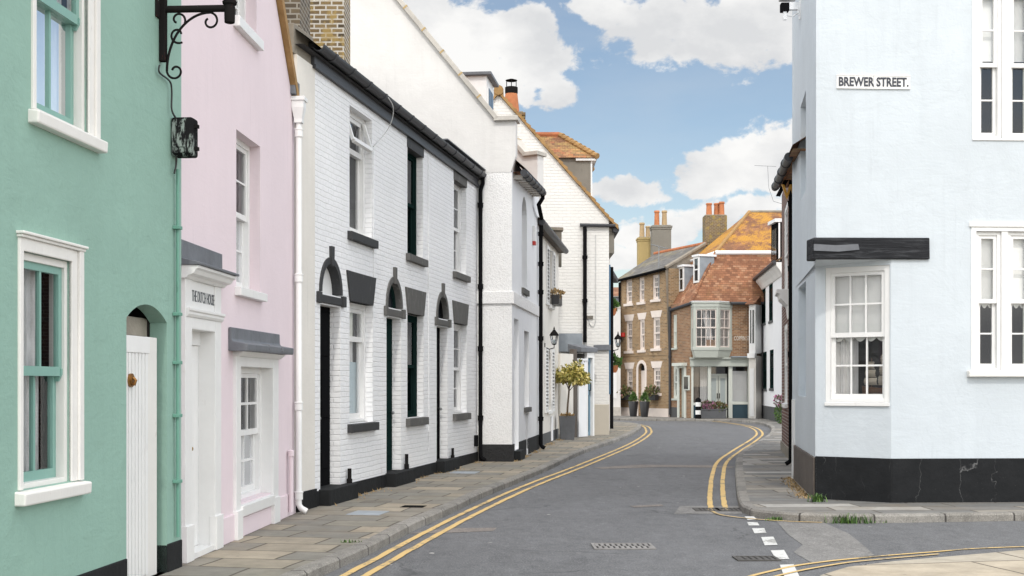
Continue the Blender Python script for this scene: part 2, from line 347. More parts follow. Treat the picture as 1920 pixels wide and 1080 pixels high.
def flag_mat(name, cols, bw, rh, seed=0.0, bumps=.5):
    m, g, b = newmat(name); uv = g.uv(); co = g.obj()
    v = g.vm('ADD', uv, g.scale(g.vm('SUBTRACT', g.n('ShaderNodeTexNoise', {'Vector': uv, 'Scale': .7, 'Detail': 2}).outputs[1], (.5, .5, .5)), (.12, .12, 0)))
    v = g.vm('ADD', v, (seed, seed * .7, 0))
    bn = brick_node(g, v, (0, 0, 0), (1, 1, 1), (.5,)*3, bw, rh, .013, .0, .37)
    k = len(cols)
    c = g.ramp(bn.outputs['Color'], [(i / k, cc) for i, cc in enumerate(cols)], 'CONSTANT')
    n = g.noise(co, 3.5, 6, .7); n2 = g.noise(co, 45, 3, .7)
    c = g.mix(1.0, c, g.ramp(n, [(.25, (.66,)*3), (.7, (1.15,)*3)]), 'MULTIPLY')
    dirt = g.noise(co, 1.1, 5, .7)
    c = g.mix(g.math('MULTIPLY', g.ramp(dirt, [(.5, (0,)*3), (.72, (1,)*3)]), .6), c, (.21, .165, .11))
    c = g.mix(g.math('MULTIPLY', n2, .35), c, mul(cols[0], .6))
    c = g.mix(bn.outputs['Fac'], c, (.075, .062, .045))
    gum = g.n('ShaderNodeTexVoronoi', {'Vector': co, 'Scale': 3.1}).outputs['Distance']; c = g.mix(g.math('MULTIPLY', g.ramp(gum, [(.05, (1,)*3), (.075, (0,)*3)]), .5), c, (.10, .095, .085))
    g.put(b.inputs['Base Color'], c); b.inputs['Roughness'].default_value = .85
    g.put(b.inputs['Normal'], g.bump(g.math('SUBTRACT', 1, bn.outputs['Fac']), bumps, .015, g.bump(n, .35, .02, g.bump(n2, .3, .006))))
    return m
M['flag_l'] = flag_mat('worn_flagstones', [(.225, .208, .175), (.25, .228, .188), (.20, .19, .165), (.30, .262, .20), (.235, .22, .18), (.36, .31, .235), (.21, .20, .172)], .78, .56)
M['flag_r'] = flag_mat('grey_flagstones', [(.19, .183, .17), (.22, .21, .19), (.165, .165, .158), (.30, .275, .235), (.20, .193, .18), (.40, .385, .355), (.185, .18, .17)], 1.25, .46, 3.3)
M['flag_c'] = flag_mat('cracked_concrete', [(.46, .395, .30), (.50, .43, .325), (.42, .375, .30)], 1.7, 1.3, 1.1)
def kerb_mat():
    m, g, b = newmat('granite_kerb'); uv = g.uv(); co = g.obj()
    bn = brick_node(g, g.vm('ADD', g.scale(uv, (1, .0, 0)), (0, 2.5, 0)), (0, 0, 0), (1, 1, 1), (.5,)*3, .92, 5.0, .012, .0, 0)
    c = g.ramp(bn.outputs['Color'], [(0, (.19, .18, .165)), (.5, (.24, .225, .20)), (1, (.28, .265, .24))])
    n = g.noise(co, 5, 5, .7); s = g.noise(co, 75, 2, .6)
    c = g.mix(1.0, c, g.ramp(n, [(.3, (.6,)*3), (.7, (1.15,)*3)]), 'MULTIPLY')
    c = g.mix(g.math('MULTIPLY', g.ramp(s, [(.55, (0,)*3), (.68, (1,)*3)]), .55), c, (.42, .40, .37))
    c = g.mix(g.math('MULTIPLY', g.ramp(s, [(.3, (1,)*3), (.42, (0,)*3)]), .6), c, (.06, .058, .055))
    c = g.mix(bn.outputs['Fac'], c, (.05, .045, .04))
    g.put(b.inputs['Base Color'], c); b.inputs['Roughness'].default_value = .85
    g.put(b.inputs['Normal'], g.bump(s, .5, .008, g.bump(n, .4, .03)))
    return m
M['kerb'] = kerb_mat()
def line_mat(name, col, worn=.5):
    m, g, b = newmat(name); co = g.obj()
    n = g.noise(co, 17, 6, .8); n2 = g.noise(co, 1.6, 4, .65)
    f = g.ramp(g.math('ADD', n, g.math('MULTIPLY', g.math('SUBTRACT', n2, .5), 1.1)), [(.55, (0,)*3), (.64, (1,)*3)])
    c = g.mix(n2, mul(col, .85), mul(col, 1.1)); c = g.mix(g.math('MULTIPLY', f, worn), c, (.13, .125, .11))
    g.put(b.inputs['Base Color'], c); b.inputs['Roughness'].default_value = .75
    g.put(b.inputs['Normal'], g.bump(n, .3, .006))
    return m
M['yline'] = line_mat('yellow_road_paint', (.62, .43, .17), .75)
M['wline'] = line_mat('white_road_paint', (.60, .60, .58), .7)
M['earth'] = stone_mat('earth', (.16, .13, .09), 1.5, .3, .2)

# ------------------------------------------------------------------ geometry helpers
def ground(px, py, z=0.0):
    Y = (EYE - z) * FPX / (py - HZ)
    return Vector(((px - 960) / FPX * Y, Y, z))

class Frame:
    """a vertical wall plane; u along it, n outwards, z up (walk from a to b with the outside on the right)"""
    def __init__(s, a, b):
        s.o = Vector((a[0], a[1], 0)); v = Vector((b[0] - a[0], b[1] - a[1], 0)); s.L = v.length
        s.d = v / s.L; s.nv = Vector((s.d.y, -s.d.x, 0))
    def pt(s, u, n, z): return s.o + s.d * u + s.nv * n + Vector((0, 0, z))
    def uz(s, px, py, n=0.0):
        r = Vector(((px - 960) / FPX, 1, -(py - HZ) / FPX)); c = Vector((0, 0, EYE))
        t = (s.o + s.nv * n - c).dot(s.nv) / r.dot(s.nv); p = c + r * t
        return (p - s.o).dot(s.d), p.z
    def U(s, px, n=0.0): return s.uz(px, HZ, n)[0]
    def Z(s, px, py, n=0.0): return s.uz(px, py, n)[1]
WF = Frame((0, 0), (1, 0))      # world frame: u = x, n = -y
ORG = {}

def empty(name, loc):
    o = bpy.data.objects.new(name, None); COL.objects.link(o); o.location = loc; o.empty_display_size = .2
    ORG[o] = Vector(loc); return o
def tag(o, label=None, cat=None, group=None, kind=None):
    if label: o['label'] = label
    if cat: o['category'] = cat
    if group: o['group'] = group
    if kind: o['kind'] = kind
    return o
def thing(name, label, cat, loc, group=None): return tag(empty(name, loc), label, cat, group)

class MB:
    def __init__(s): s.v = []; s.f = []; s.uvs = []; s.mi = []; s.cur = 0
    def face(s, pts, uvs=None):
        k = len(s.v); s.v += [Vector(p) for p in pts]; s.f.append(tuple(range(k, k + len(pts))))
        if uvs is None:
            a = Vector(pts[1]) - Vector(pts[0]); d = a.normalized(); nn = a.cross(Vector(pts[-1]) - Vector(pts[0]))
            w = nn.cross(d).normalized() if nn.length > 1e-9 else Vector((0, 0, 1)); p0 = Vector(pts[0])
            uvs = [((Vector(p) - p0).dot(d), (Vector(p) - p0).dot(w)) for p in pts]
        s.uvs.append(uvs); s.mi.append(s.cur); return s
    def fq(s, F, loc):
        """polygon from local (u,n,z) points; uv in metres from the frame"""
        L = [Vector(p) for p in loc]; nn = Vector((0, 0, 0))
        for i in range(len(L)): nn += L[i].cross(L[(i + 1) % len(L)])
        ax = max(range(3), key=lambda i: abs(nn[i]))
        uv = [((p.x, p.z) if ax == 1 else (p.y, p.z) if ax == 0 else (p.x, p.y)) for p in L]
        return s.face([F.pt(*p) for p in L], uv)
    def box(s, F, u0, u1, n0, n1, z0, z1):
        c = lambda i, j, k: ((u0, u1)[i], (n0, n1)[j], (z0, z1)[k])
        for q in ([(0,0,0),(1,0,0),(1,1,0),(0,1,0)], [(0,0,1),(1,0,1),(1,1,1),(0,1,1)], [(0,0,0),(1,0,0),(1,0,1),(0,0,1)],
                  [(0,1,0),(1,1,0),(1,1,1),(0,1,1)], [(0,0,0),(0,1,0),(0,1,1),(0,0,1)], [(1,0,0),(1,1,0),(1,1,1),(1,0,1)]):
            s.fq(F, [c(*t) for t in q])
        return s
    def prism(s, F, poly, n0, n1):
        """(u,z) polygon extruded from n0 to n1"""
        s.fq(F, [(u, n1, z) for u, z in poly]); s.fq(F, [(u, n0, z) for u, z in reversed(poly)])
        t = 0
        for i in range(len(poly)):
            a, b = poly[i], poly[(i + 1) % len(poly)]; l = math.dist(a, b)
            s.face([F.pt(a[0], n0, a[1]), F.pt(b[0], n0, b[1]), F.pt(b[0], n1, b[1]), F.pt(a[0], n1, a[1])], [(t, 0), (t + l, 0), (t + l, n1 - n0), (t, n1 - n0)])
            t += l
        return s
    def profile(s, F, prof, u0, u1):
        """(n,z) profile swept along u"""
        s.fq(F, [(u0, n, z) for n, z in prof]); s.fq(F, [(u1, n, z) for n, z in reversed(prof)])
        for i in range(len(prof)):
            a, b = prof[i], prof[(i + 1) % len(prof)]
            s.face([F.pt(u0, *a), F.pt(u1, *a), F.pt(u1, *b), F.pt(u0, *b)])
        return s
    def slab(s, poly, z0, z1, uvang=0.0):
        """world (x,y) polygon, top at z1, skirts to z0"""
        ca, sa = math.cos(uvang), math.sin(uvang)
        s.face([(x, y, z1) for x, y in poly], [(x * ca + y * sa, -x * sa + y * ca) for x, y in poly])
        if z0 is not None:
            for i in range(len(poly)):
                a, b = poly[i], poly[(i + 1) % len(poly)]
                s.face([(*a, z0), (*b, z0), (*b, z1), (*a, z1)])
        return s
    def tube(s, pts, r, seg=10, cap=True, rs=None):
        P = [Vector(p) for p in pts]; rings = []; up = None
        for i, p in enumerate(P):
            t = (P[min(i + 1, len(P) - 1)] - P[max(i - 1, 0)]).normalized()
            if up is None: up = t.orthogonal().normalized()
            up = (up - t * up.dot(t)).normalized(); w = t.cross(up); rr = rs[i] if rs else r
            rings.append([p + (up * math.cos(2 * math.pi * k / seg) + w * math.sin(2 * math.pi * k / seg)) * rr for k in range(seg)])
        for i in range(len(P) - 1):
            for k in range(seg): s.face([rings[i][k], rings[i][(k + 1) % seg], rings[i + 1][(k + 1) % seg], rings[i + 1][k]])
        if cap: s.face(rings[0][::-1]); s.face(rings[-1])
        return s
    def lathe(s, c, prof, seg=16, squash=1.0):
        c = Vector(c); rings = [[c + Vector((r * math.cos(2 * math.pi * k / seg), r * squash * math.sin(2 * math.pi * k / seg), z)) for k in range(seg)] for r, z in prof]
        for i in range(len(prof) - 1):
            for k in range(seg): s.face([rings[i][k], rings[i][(k + 1) % seg], rings[i + 1][(k + 1) % seg], rings[i + 1][k]])
        s.face(rings[0][::-1]); s.face(rings[-1]); return s
    def build(s, name, mat, parent=None, org=None, bev=0.0, smooth=False, clips=(), weld=True, wobble=0.0, cut=0.0):
        me = bpy.data.meshes.new(name)
        o3 = ORG[parent] if parent is not None else Vector(org if org is not None else (0, 0, 0))
        me.from_pydata([v - o3 for v in s.v], [], s.f)
        ul = me.uv_layers.new(name='UVMap'); k = 0
        for uvs in s.uvs:
            for uv in uvs: ul.data[k].uv = uv; k += 1
        mats = mat if isinstance(mat, (list, tuple)) else [mat]
        for mm in mats: me.materials.append(mm)
        for p, i in zip(me.polygons, s.mi): p.material_index = i
        bm = bmesh.new(); bm.from_mesh(me)
        for co, no in clips:
            bmesh.ops.bisect_plane(bm, geom=bm.verts[:] + bm.edges[:] + bm.faces[:], plane_co=Vector(co) - o3, plane_no=Vector(no), clear_outer=True)
        if weld: bmesh.ops.remove_doubles(bm, verts=bm.verts, dist=2e-4)
        big = [f for f in bm.faces if len(f.verts) > 4]
        if big: bmesh.ops.triangulate(bm, faces=big)
        bmesh.ops.recalc_face_normals(bm, faces=bm.faces)
        if wobble:
            for v in bm.verts:
                v.co += mnoise.noise_vector(v.co * 1.3 + o3) * wobble
        bm.to_mesh(me); bm.free()
        ob = bpy.data.objects.new(name, me); COL.objects.link(ob)
        if parent is not None: ob.parent = parent
        else: ob.location = o3
        ORG[ob] = o3
        if smooth:
            for p in me.polygons: p.use_smooth = True
            me.set_sharp_from_angle(angle=rad(38))
        if bev:
            md = ob.modifiers.new('bevel', 'BEVEL'); md.width = bev; md.segments = 2; md.limit_method = 'ANGLE'; md.angle_limit = rad(40)
        return ob

def wall(mb, F, u0, u1, z0, z1, ops=(), n=0.0):
    """wall sheet with rectangular (or arched) openings and their reveals. op = (ua, ub, za, zb, depth[, rise])"""
    us = sorted({u0, u1, *[x for o in ops for x in o[:2]]}); zs = sorted({z0, z1, *[x for o in ops for x in o[2:4]]})
    us = [u for u in us if u0 <= u <= u1]; zs = [z for z in zs if z0 <= z <= z1]
    for i in range(len(us) - 1):
        for j in range(len(zs) - 1):
            cu, cz = (us[i] + us[i + 1]) / 2, (zs[j] + zs[j + 1]) / 2
            if any(o[0] < cu < o[1] and o[2] < cz < o[3] for o in ops): continue
            mb.fq(F, [(us[i], n, zs[j]), (us[i + 1], n, zs[j]), (us[i + 1], n, zs[j + 1]), (us[i], n, zs[j + 1])])
    for o in ops:
        ua, ub, za, zb, d = o[:5]; rise = o[5] if len(o) > 5 else 0; sp = zb - rise
        mb.fq(F, [(ua, n, za), (ua, n - d, za), (ua, n - d, sp), (ua, n, sp)]); mb.fq(F, [(ub, n, za), (ub, n - d, za), (ub, n - d, sp), (ub, n, sp)])
        mb.fq(F, [(ua, n, za), (ub, n, za), (ub, n - d, za), (ua, n - d, za)])
        if not rise: mb.fq(F, [(ua, n, zb), (ub, n, zb), (ub, n - d, zb), (ua, n - d, zb)])
        else:
            K = 12; w = (ub - ua) / 2
            if rise >= w * .98: arc = [(ua + w - w * math.cos(math.pi * k / K), sp + rise * math.sin(math.pi * k / K)) for k in range(K + 1)]
            else:
                Rr = (w * w + rise * rise) / (2 * rise); th = math.asin(w / Rr)
                arc = [(ua + w + Rr * math.sin(-th + 2 * th * k / K), zb - Rr + Rr * math.cos(-th + 2 * th * k / K)) for k in range(K + 1)]
            for k in range(K):
                a, b = arc[k], arc[k + 1]
                mb.fq(F, [(a[0], n, a[1]), (b[0], n, b[1]), (b[0], n - d, b[1]), (a[0], n - d, a[1])])
                if b[1] < zb - 1e-6 or a[1] < zb - 1e-6:
                    mb.fq(F, [(a[0], n, a[1]), (b[0], n, b[1]), (b[0], n, zb), (a[0], n, zb)])
    return mb
def shell(mb, F, u0, u1, z0, z1, depth):
    e = .004
    mb.fq(F, [(u0 + e, 0, z0), (u0 + e, -depth, z0), (u0 + e, -depth, z1), (u0 + e, 0, z1)])
    mb.fq(F, [(u1 - e, 0, z0), (u1 - e, -depth, z0), (u1 - e, -depth, z1), (u1 - e, 0, z1)])
    mb.fq(F, [(u0, -depth, z0), (u1, -depth, z0), (u1, -depth, z1), (u0, -depth, z1)])
    return mb

def text(sn, s, h, F, u, n, z, mat, parent=None, org=None, sq=1.0, ext=.004, bold=0.0, align='CENTER'):
    cu = bpy.data.curves.new(sn, 'FONT'); cu.body = s; cu.size = h / .70; cu.align_x = align; cu.extrude = ext; cu.offset = bold; cu.resolution_u = 3
    t = bpy.data.objects.new('tmp_text', cu); COL.objects.link(t)
    dg = bpy.context.evaluated_depsgraph_get(); me = bpy.data.meshes.new_from_object(t.evaluated_get(dg))
    bpy.data.objects.remove(t); me.name = sn
    o3 = ORG[parent] if parent is not None else Vector(org)
    for v in me.vertices: v.co = F.pt(u + v.co.x * sq, n + ext + v.co.z, z + v.co.y) - o3
    me.materials.clear(); me.materials.append(mat)
    ob = bpy.data.objects.new(sn, me); COL.objects.link(ob)
    if parent is not None: ob.parent = parent
    else: ob.location = o3
    ORG[ob] = o3; return ob

def grille(mb, F, ua, ub, za, zb, n0, n1, cols, rows, st=.045, bar=.02):
    mb.box(F, ua, ua + st, n0, n1, za, zb); mb.box(F, ub - st, ub, n0, n1, za, zb)
    mb.box(F, ua + st, ub - st, n0, n1, za, za + st * 1.3); mb.box(F, ua + st, ub - st, n0, n1, zb - st, zb)
    iu0, iu1, iz0, iz1 = ua + st, ub - st, za + st * 1.3, zb - st; m = .004
    for c in range(1, cols):
        x = iu0 + (iu1 - iu0) * c / cols; mb.box(F, x - bar / 2, x + bar / 2, n0 + m, n1 - m, iz0, iz1)
    xs = [iu0] + [iu0 + (iu1 - iu0) * c / cols for c in range(1, cols)] + [iu1]
    for r in range(1, rows):
        y = iz0 + (iz1 - iz0) * r / rows
        for i in range(cols):
            a = xs[i] + (bar / 2 if i else 0); b = xs[i + 1] - (bar / 2 if i < cols - 1 else 0)
            mb.box(F, a, b, n0 + m, n1 - m, y - bar / 2, y + bar / 2)

def window(H, F, u0, u1, z0, z1, dep=.1, fm='white', sm=None, cols=2, rt=1, rb=1, split=.5, sill=None, silm='white', blind=None, curtain=None, fw=.06, bar=.02,
           glass='glass', inside=True, frost=None, sideblind=None, st=.045, single=False, name='window', scallop=False, inside_d=1.1, inside_m=.3):
    M_ = M[fm]; S_ = M[sm or fm]
    mb = MB(); n0, n1 = -dep - .10, -dep + .012
    mb.box(F, u0, u0 + fw, n0, n1, z0, z1); mb.box(F, u1 - fw, u1, n0, n1, z0, z1)
    mb.box(F, u0 + fw, u1 - fw, n0, n1, z1 - fw, z1); mb.box(F, u0 + fw, u1 - fw, n0, n1, z0, z0 + fw * .7)
    w = mb.build(name, M_, H, bev=.004)
    a, b, c, d = u0 + fw, u1 - fw, z0 + fw * .7, z1 - fw; mid = c + (d - c) * split
    pb = MB()
    if single:
        sb = MB(); grille(sb, F, a, b, c, d, -dep - .05, -dep - .008, cols, rt, st, bar); sb.build('sash', S_, w)
        pb.fq(F, [(a, -dep - .03, c), (b, -dep - .03, c), (b, -dep - .03, d), (a, -dep - .03, d)])
    else:
        sb = MB(); grille(sb, F, a, b, mid - st * .5, d, -dep - .045, -dep - .008, cols, rt, st, bar); sb.build('sash', S_, w)
        sb = MB(); grille(sb, F, a, b, c, mid + st * .5, -dep - .088, -dep - .05, cols, rb, st, bar); sb.build('sash', S_, w)
        pb.fq(F, [(a, -dep - .028, mid), (b, -dep - .028, mid), (b, -dep - .028, d), (a, -dep - .028, d)])
        pb.fq(F, [(a, -dep - .07, c), (b, -dep - .07, c), (b, -dep - .07, mid), (a, -dep - .07, mid)])
    pb.build('pane', M[glass], w)
    if sill:
        h, proj, ext = sill
        MB().profile(F, [(-dep, z0 - h), (proj, z0 - h), (proj, z0 - .012), (-dep + .012, z0 + .004)], u0 - ext, u1 + ext).build('sill', M[silm], w, bev=.006)
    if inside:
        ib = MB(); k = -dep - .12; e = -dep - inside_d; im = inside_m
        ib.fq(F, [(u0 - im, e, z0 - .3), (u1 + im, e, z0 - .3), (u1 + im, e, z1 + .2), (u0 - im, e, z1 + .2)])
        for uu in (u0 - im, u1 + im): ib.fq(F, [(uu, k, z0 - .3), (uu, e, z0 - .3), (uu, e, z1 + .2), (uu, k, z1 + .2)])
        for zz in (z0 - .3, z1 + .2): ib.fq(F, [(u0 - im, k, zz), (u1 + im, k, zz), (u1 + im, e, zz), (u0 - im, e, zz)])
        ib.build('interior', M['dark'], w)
    if blind:
        zb = d - (d - c) * blind; bb = MB(); nn = -dep - .105
        if scallop:
            K = max(3, int((b - a) / .15)); pts = []
            for i in range(K):
                for t in range(7): pts.append((a + (b - a) * (i + t / 7) / K, zb - .05 * math.sin(math.pi * t / 7)))
            pts.append((b, zb))
            for i in range(len(pts) - 1): bb.fq(F, [(pts[i][0], nn, pts[i][1]), (pts[i + 1][0], nn, pts[i + 1][1]), (pts[i + 1][0], nn, d), (pts[i][0], nn, d)])
        else: bb.fq(F, [(a, nn, zb), (b, nn, zb), (b, nn, d), (a, nn, d)])
        bb.build('blind', M['blind'], w)
    if curtain:
        for (ca, cb, cm) in curtain:
            cb_ = MB(); K = 40; A = a + (b - a) * ca; B = a + (b - a) * cb; pts = []
            for i in range(K + 1):
                t = i / K; pts.append((A + (B - A) * t, -dep - .17 + .025 * math.sin(t * (B - A) * 62 + ca * 7) + .012 * math.sin(t * 31 + 2)))
            for i in range(K): cb_.face([F.pt(*pts[i], c), F.pt(*pts[i + 1], c), F.pt(*pts[i + 1], d), F.pt(*pts[i], d)])
            cb_.build('curtain', M[cm], w, smooth=True)
    if frost:
        zb = c + (mid - c) * frost
        MB().box(F, a + .01, b - .01, -dep - .102, -dep - .098, c + .02, zb).build('frosted_film', M['frost'], w)
    return w

def spline(pts, step):
    P = [Vector((p[0], p[1])) for p in pts]; out = []
    for i in range(len(P) - 1):
        p0 = P[max(0, i - 1)]; p1 = P[i]; p2 = P[i + 1]; p3 = P[min(len(P) - 1, i + 2)]; L = (p2 - p1).length; K = max(1, int(L / step))
        for k in range(K):
            t = k / K
            out.append(.5 * ((2 * p1) + (p2 - p0) * t + (2 * p0 - 5 * p1 + 4 * p2 - p3) * t * t + (3 * p1 - p0 - 3 * p2 + p3) * t ** 3))
    out.append(P[-1]); return out
def offset(P, d):
    out = []
    for i, p in enumerate(P):
        t = (P[min(i + 1, len(P) - 1)] - P[max(0, i - 1)]).normalized(); out.append(p + Vector((t.y, -t.x)) * d)
    return out
def ribbon(name, P, w, z, mat, wav=.010):
    P = spline([tuple(p) for p in P], .12); mb = MB(); A = offset(P, -w / 2); B = offset(P, w / 2)
    for L_ in (A, B):
        for i, p in enumerate(L_): L_[i] = p + Vector((mnoise.noise((p.x * 2.5, p.y * 2.5, w)) * wav + RND.uniform(-1, 1) * wav * .35, 0))
    for i in range(len(P) - 1): mb.face([(*A[i], z), (*B[i], z), (*B[i + 1], z), (*A[i + 1], z)])
    return tag(mb.build(name, mat), kind='structure')

def leaves(mb, c, rx, ry, rz, count, size, rnd, hollow=.35, thr=None, up=.3):
    c = Vector(c); done = 0
    while done < count:
        v = Vector((rnd.uniform(-1, 1), rnd.uniform(-1, 1), rnd.uniform(-1, 1))); l = v.length
        if l > 1 or l < hollow: continue
        p = c + Vector((v.x * rx, v.y * ry, v.z * rz))
        if thr is not None and mnoise.noise(p * 4.2) < thr: continue
        d = (v.normalized() + Vector((rnd.uniform(-1, 1), rnd.uniform(-1, 1), rnd.uniform(-1, 1) + up)) * .9).normalized()
        w = d.orthogonal().normalized(); w.rotate(Matrix.Rotation(rnd.uniform(0, 6.28), 3, d)); s = size * rnd.uniform(.6, 1.3)
        q = p + d * s * .55; nn = d.cross(w) * s * .12
        mb.face([p, q - w * s * .36 + nn, p + d * s * 1.15, q + w * s * .36 + nn]); done += 1

# ================================================================== SETTING: ground, road, pavements, kerbs, markings
RZ = -.10
tag(MB().slab([(-1500, -1500), (1500, -1500), (1500, 1500), (-1500, 1500)], None, -.16).build('ground', M['earth']), kind='structure')
tag(MB().slab([(-9, -12), (48, -12), (48, 90), (-9, 90)], None, RZ).build('road', M['asphalt']), kind='structure')
KL = spline([(-2.8, 0), (-2.6, 4), (-2.25, 8), (-1.68, 11.4), (-1.4, 13), (-1.13, 15), (-.82, 16.8), (-.376, 19.6), (.62, 24.9), (1.71, 31.4), (3.27, 38.9), (4.3, 44.8), (5.1, 50.5), (5.25, 53.5), (4.9, 55.6), (4.0, 56.9), (2.5, 57.6), (-6, 59)], .35)
KR = spline([(20, 17.6), (12, 16.7), (8.2, 16.3), (6.52, 16.06), (4.87, 15.81), (4.0, 15.76), (3.5, 15.92), (3.2, 16.3), (3.07, 17), (3.34, 19), (3.76, 21.5), (4.5, 25.8), (5.4, 30.5), (6.5, 34.7), (8.3, 41.6), (9.3, 46), (10.2, 50.7), (10.7, 55.2), (10.55, 57.6), (9.9, 59.2), (8.6, 60.0), (6.2, 60.9), (2.5, 62.6), (-7, 67)], .3)
def kerb(P, side):
    prof = [(0, RZ - .03), (.004, -.022), (.028, .004), (.15, .004), (.15, RZ - .03)]
    mb = MB(); rails = [[(*q, z) for q in offset(P, side * d)] for d, z in prof]; t = 0
    for i in range(len(P) - 1):
        l = (P[i + 1] - P[i]).length
        for k in range(len(prof) - 1):
            mb.face([rails[k][i], rails[k][i + 1], rails[k + 1][i + 1], rails[k + 1][i]], [(t, k * .1), (t + l, k * .1), (t + l, k * .1 + .1), (t, k * .1 + .1)])
        t += l
    return tag(mb.build('kerb', M['kerb'], smooth=True, wobble=.008), kind='structure')
kerb(KL, -1); kerb(KR, 1)
iL = [tuple(p) for p in offset(KL, -.145)]; iR = [tuple(p) for p in offset(KR, .145)]
tag(MB().slab(iL + [(-9, 59), (-9, 0)], RZ, 0, rad(-10)).build('pavement', M['flag_l']), kind='structure')
tag(MB().slab(iR + [(-7, 90), (30, 90), (30, 18)], RZ, 0, rad(3)).build('pavement', M['flag_r']), kind='structure')
nearp = [(1.7, 8.0), (2.25, 10.2), (2.7, 11.25), (3.1, 11.8), (3.6, 12.15), (5.19, 13.0), (8, 14.1), (14, 15.2), (24, 15.9), (24, -8), (1.2, -8)]
tag(MB().slab(nearp, RZ, -.07, rad(12)).build('pavement', M['flag_c'], bev=.02), kind='structure')

def gp(L, z=RZ): return [tuple(ground(x, y, z).xy) for x, y in L]
# worn patches and trench scars in the asphalt
tag(MB().slab(gp([(1456, 978), (1545, 981), (1590, 1000), (1612, 1017), (1640, 1042), (1600, 1047), (1524, 1057), (1488, 1036), (1505, 1022), (1478, 1003)]), None, RZ + .004).build('road_patch', M['asphalt_p']), kind='structure')
tag(MB().slab(gp([(1275, 949), (1388, 949), (1392, 964), (1264, 964)]), None, RZ + .004).build('road_patch', M['asphalt_p']), kind='structure')
tag(MB().slab(gp([(760, 1001), (840, 991), (932, 990), (925, 996), (830, 1000)]), None, RZ + .004).build('road_patch', M['asphalt_b']), kind='structure')
tag(MB().slab(gp([(1112, 877), (1200, 871.5), (1335, 873), (1378, 875), (1372, 877.5), (1240, 876), (1130, 879.5)]), None, RZ + .004).build('road_patch', M['asphalt_b']), kind='structure')
tag(MB().slab(gp([(1180, 949), (1240, 946), (1245, 949), (1190, 952)]), None, RZ + .004).build('road_patch', M['asphalt_b']), kind='structure')
# double yellow lines
yl = spline(gp([(560, 1122), (655.6, 1075), (772.5, 1012), (878.7, 958), (985, 910.5), (1091, 870), (1180, 832.6), (1209, 814), (1211, 806), (1206, 800), (1190, 796)]), .4)
ribbon('yellow_line', yl, .075, RZ + .008, M['yline']); ribbon('yellow_line', offset(yl, .19), .075, RZ + .008, M['yline'])
yr = spline(gp([(1321, 789), (1357, 792.6), (1392, 798), (1411, 804), (1419, 813), (1409, 823.7), (1374.6, 845), (1346, 866), (1335, 894.6), (1331, 930), (1333, 957)]), .3)
ribbon('yellow_line', yr, .075, RZ + .008, M['yline']); ribbon('yellow_line', offset(yr, -.20), .075, RZ + .008, M['yline'])
yc = spline(gp([(1333, 958.5), (1350, 966), (1380, 971), (1420, 975), (1480, 979), (1541, 981.2)]), .2)
ribbon('yellow_line', yc, .045, RZ + .012, M['yline'])
yb = spline(gp([(1340, 1100), (1417, 1079), (1495, 1061.5), (1594, 1049), (1736, 1037), (1920, 1026)]) + [(9, 14.0)], .3)
ribbon('yellow_line', yb, .05, RZ + .008, M['yline'])
yb2 = spline(gp([(1400, 1098), (1465, 1080), (1530, 1066), (1594, 1056), (1670, 1048.5), (1760, 1040.5)]), .3)
ribbon('yellow_line', yb2, .04, RZ + .012, M['yline'])
dash = [((1396, 969), (1413, 969), (1420, 975), (1402, 976)), ((1401, 980), (1420, 980), (1424, 986), (1404, 986)), ((1410, 991.5), (1433, 991), (1437, 1000), (1415, 1001.5)), ((1427, 1008), (1450, 1007), (1458, 1022.5), (1434, 1023.5)), ((1445, 1033), (1470, 1032), (1480, 1049), (1455, 1050)), ((1462, 1060), (1488, 1059), (1500, 1084), (1472, 1086))]
for q in dash: tag(MB().slab(gp(q), None, RZ + .006).build('give_way_dash', M['wline']), kind='structure')

def grate(label, c, ux, wx, wy, nb, rows=1, mat='steel', name='drain_grate'):
    """cast-iron road grating: frame and bars"""
    c = Vector((c[0], c[1])); d = Vector(ux).normalized(); F = Frame((0, 0), (1, 0)); 
    t = thing(name, label, 'drain', (c.x, c.y, RZ), 'drain covers in the road')
    f = MB(); b = MB(); nn = Vector((d.y, -d.x))
    def bx(mb, a0, a1, b0, b1, z0, z1):
        P = lambda a, bb, z: (c.x + d.x * a + nn.x * bb, c.y + d.y * a + nn.y * bb, z)
        for q in ([(a0, b0), (a1, b0), (a1, b1), (a0, b1)],):
            mb.face([P(*k, z1) for k in q])
            for i in range(4): mb.face([P(*q[i], z0), P(*q[(i + 1) % 4], z0), P(*q[(i + 1) % 4], z1), P(*q[i], z1)])
    z0, z1 = RZ + .002, RZ + .014; fw = .03
    bx(f, -wx/2, wx/2, -wy/2, -wy/2 + fw, z0, z1); bx(f, -wx/2, wx/2, wy/2 - fw, wy/2, z0, z1); bx(f, -wx/2, -wx/2 + fw, -wy/2 + fw, wy/2 - fw, z0, z1); bx(f, wx/2 - fw, wx/2, -wy/2 + fw, wy/2 - fw, z0, z1)
    f.build('frame', M[mat], t)
    h = MB(); bx(h, -wx/2 + .01, wx/2 - .01, -wy/2 + .01, wy/2 - .01, RZ - .01, RZ + .006); h.build('drain_hole', M['dark'], t)
    for r in range(rows):
        ya = -wy/2 + fw + (wy - 2*fw) * r / rows; yb_ = -wy/2 + fw + (wy - 2*fw) * (r + 1) / rows
        for i in range(nb):
            x = -wx/2 + fw + (wx - 2*fw) * (i + .5 + (.25 if r % 2 else -.1)) / nb; w = (wx - 2*fw) / nb * .30
            bx(b, x - w, x + w, ya + .015, yb_ - .012, RZ + .006, z1 - .002)
    b.build('grating', M[mat], t); return t
g1 = ground(1168, 1025.5, RZ); grate('pale worn rectangular cover of two rows of slots in the middle of the road', g1.xy, (1, .02), .64, .46, 10, 2, 'palegrate')
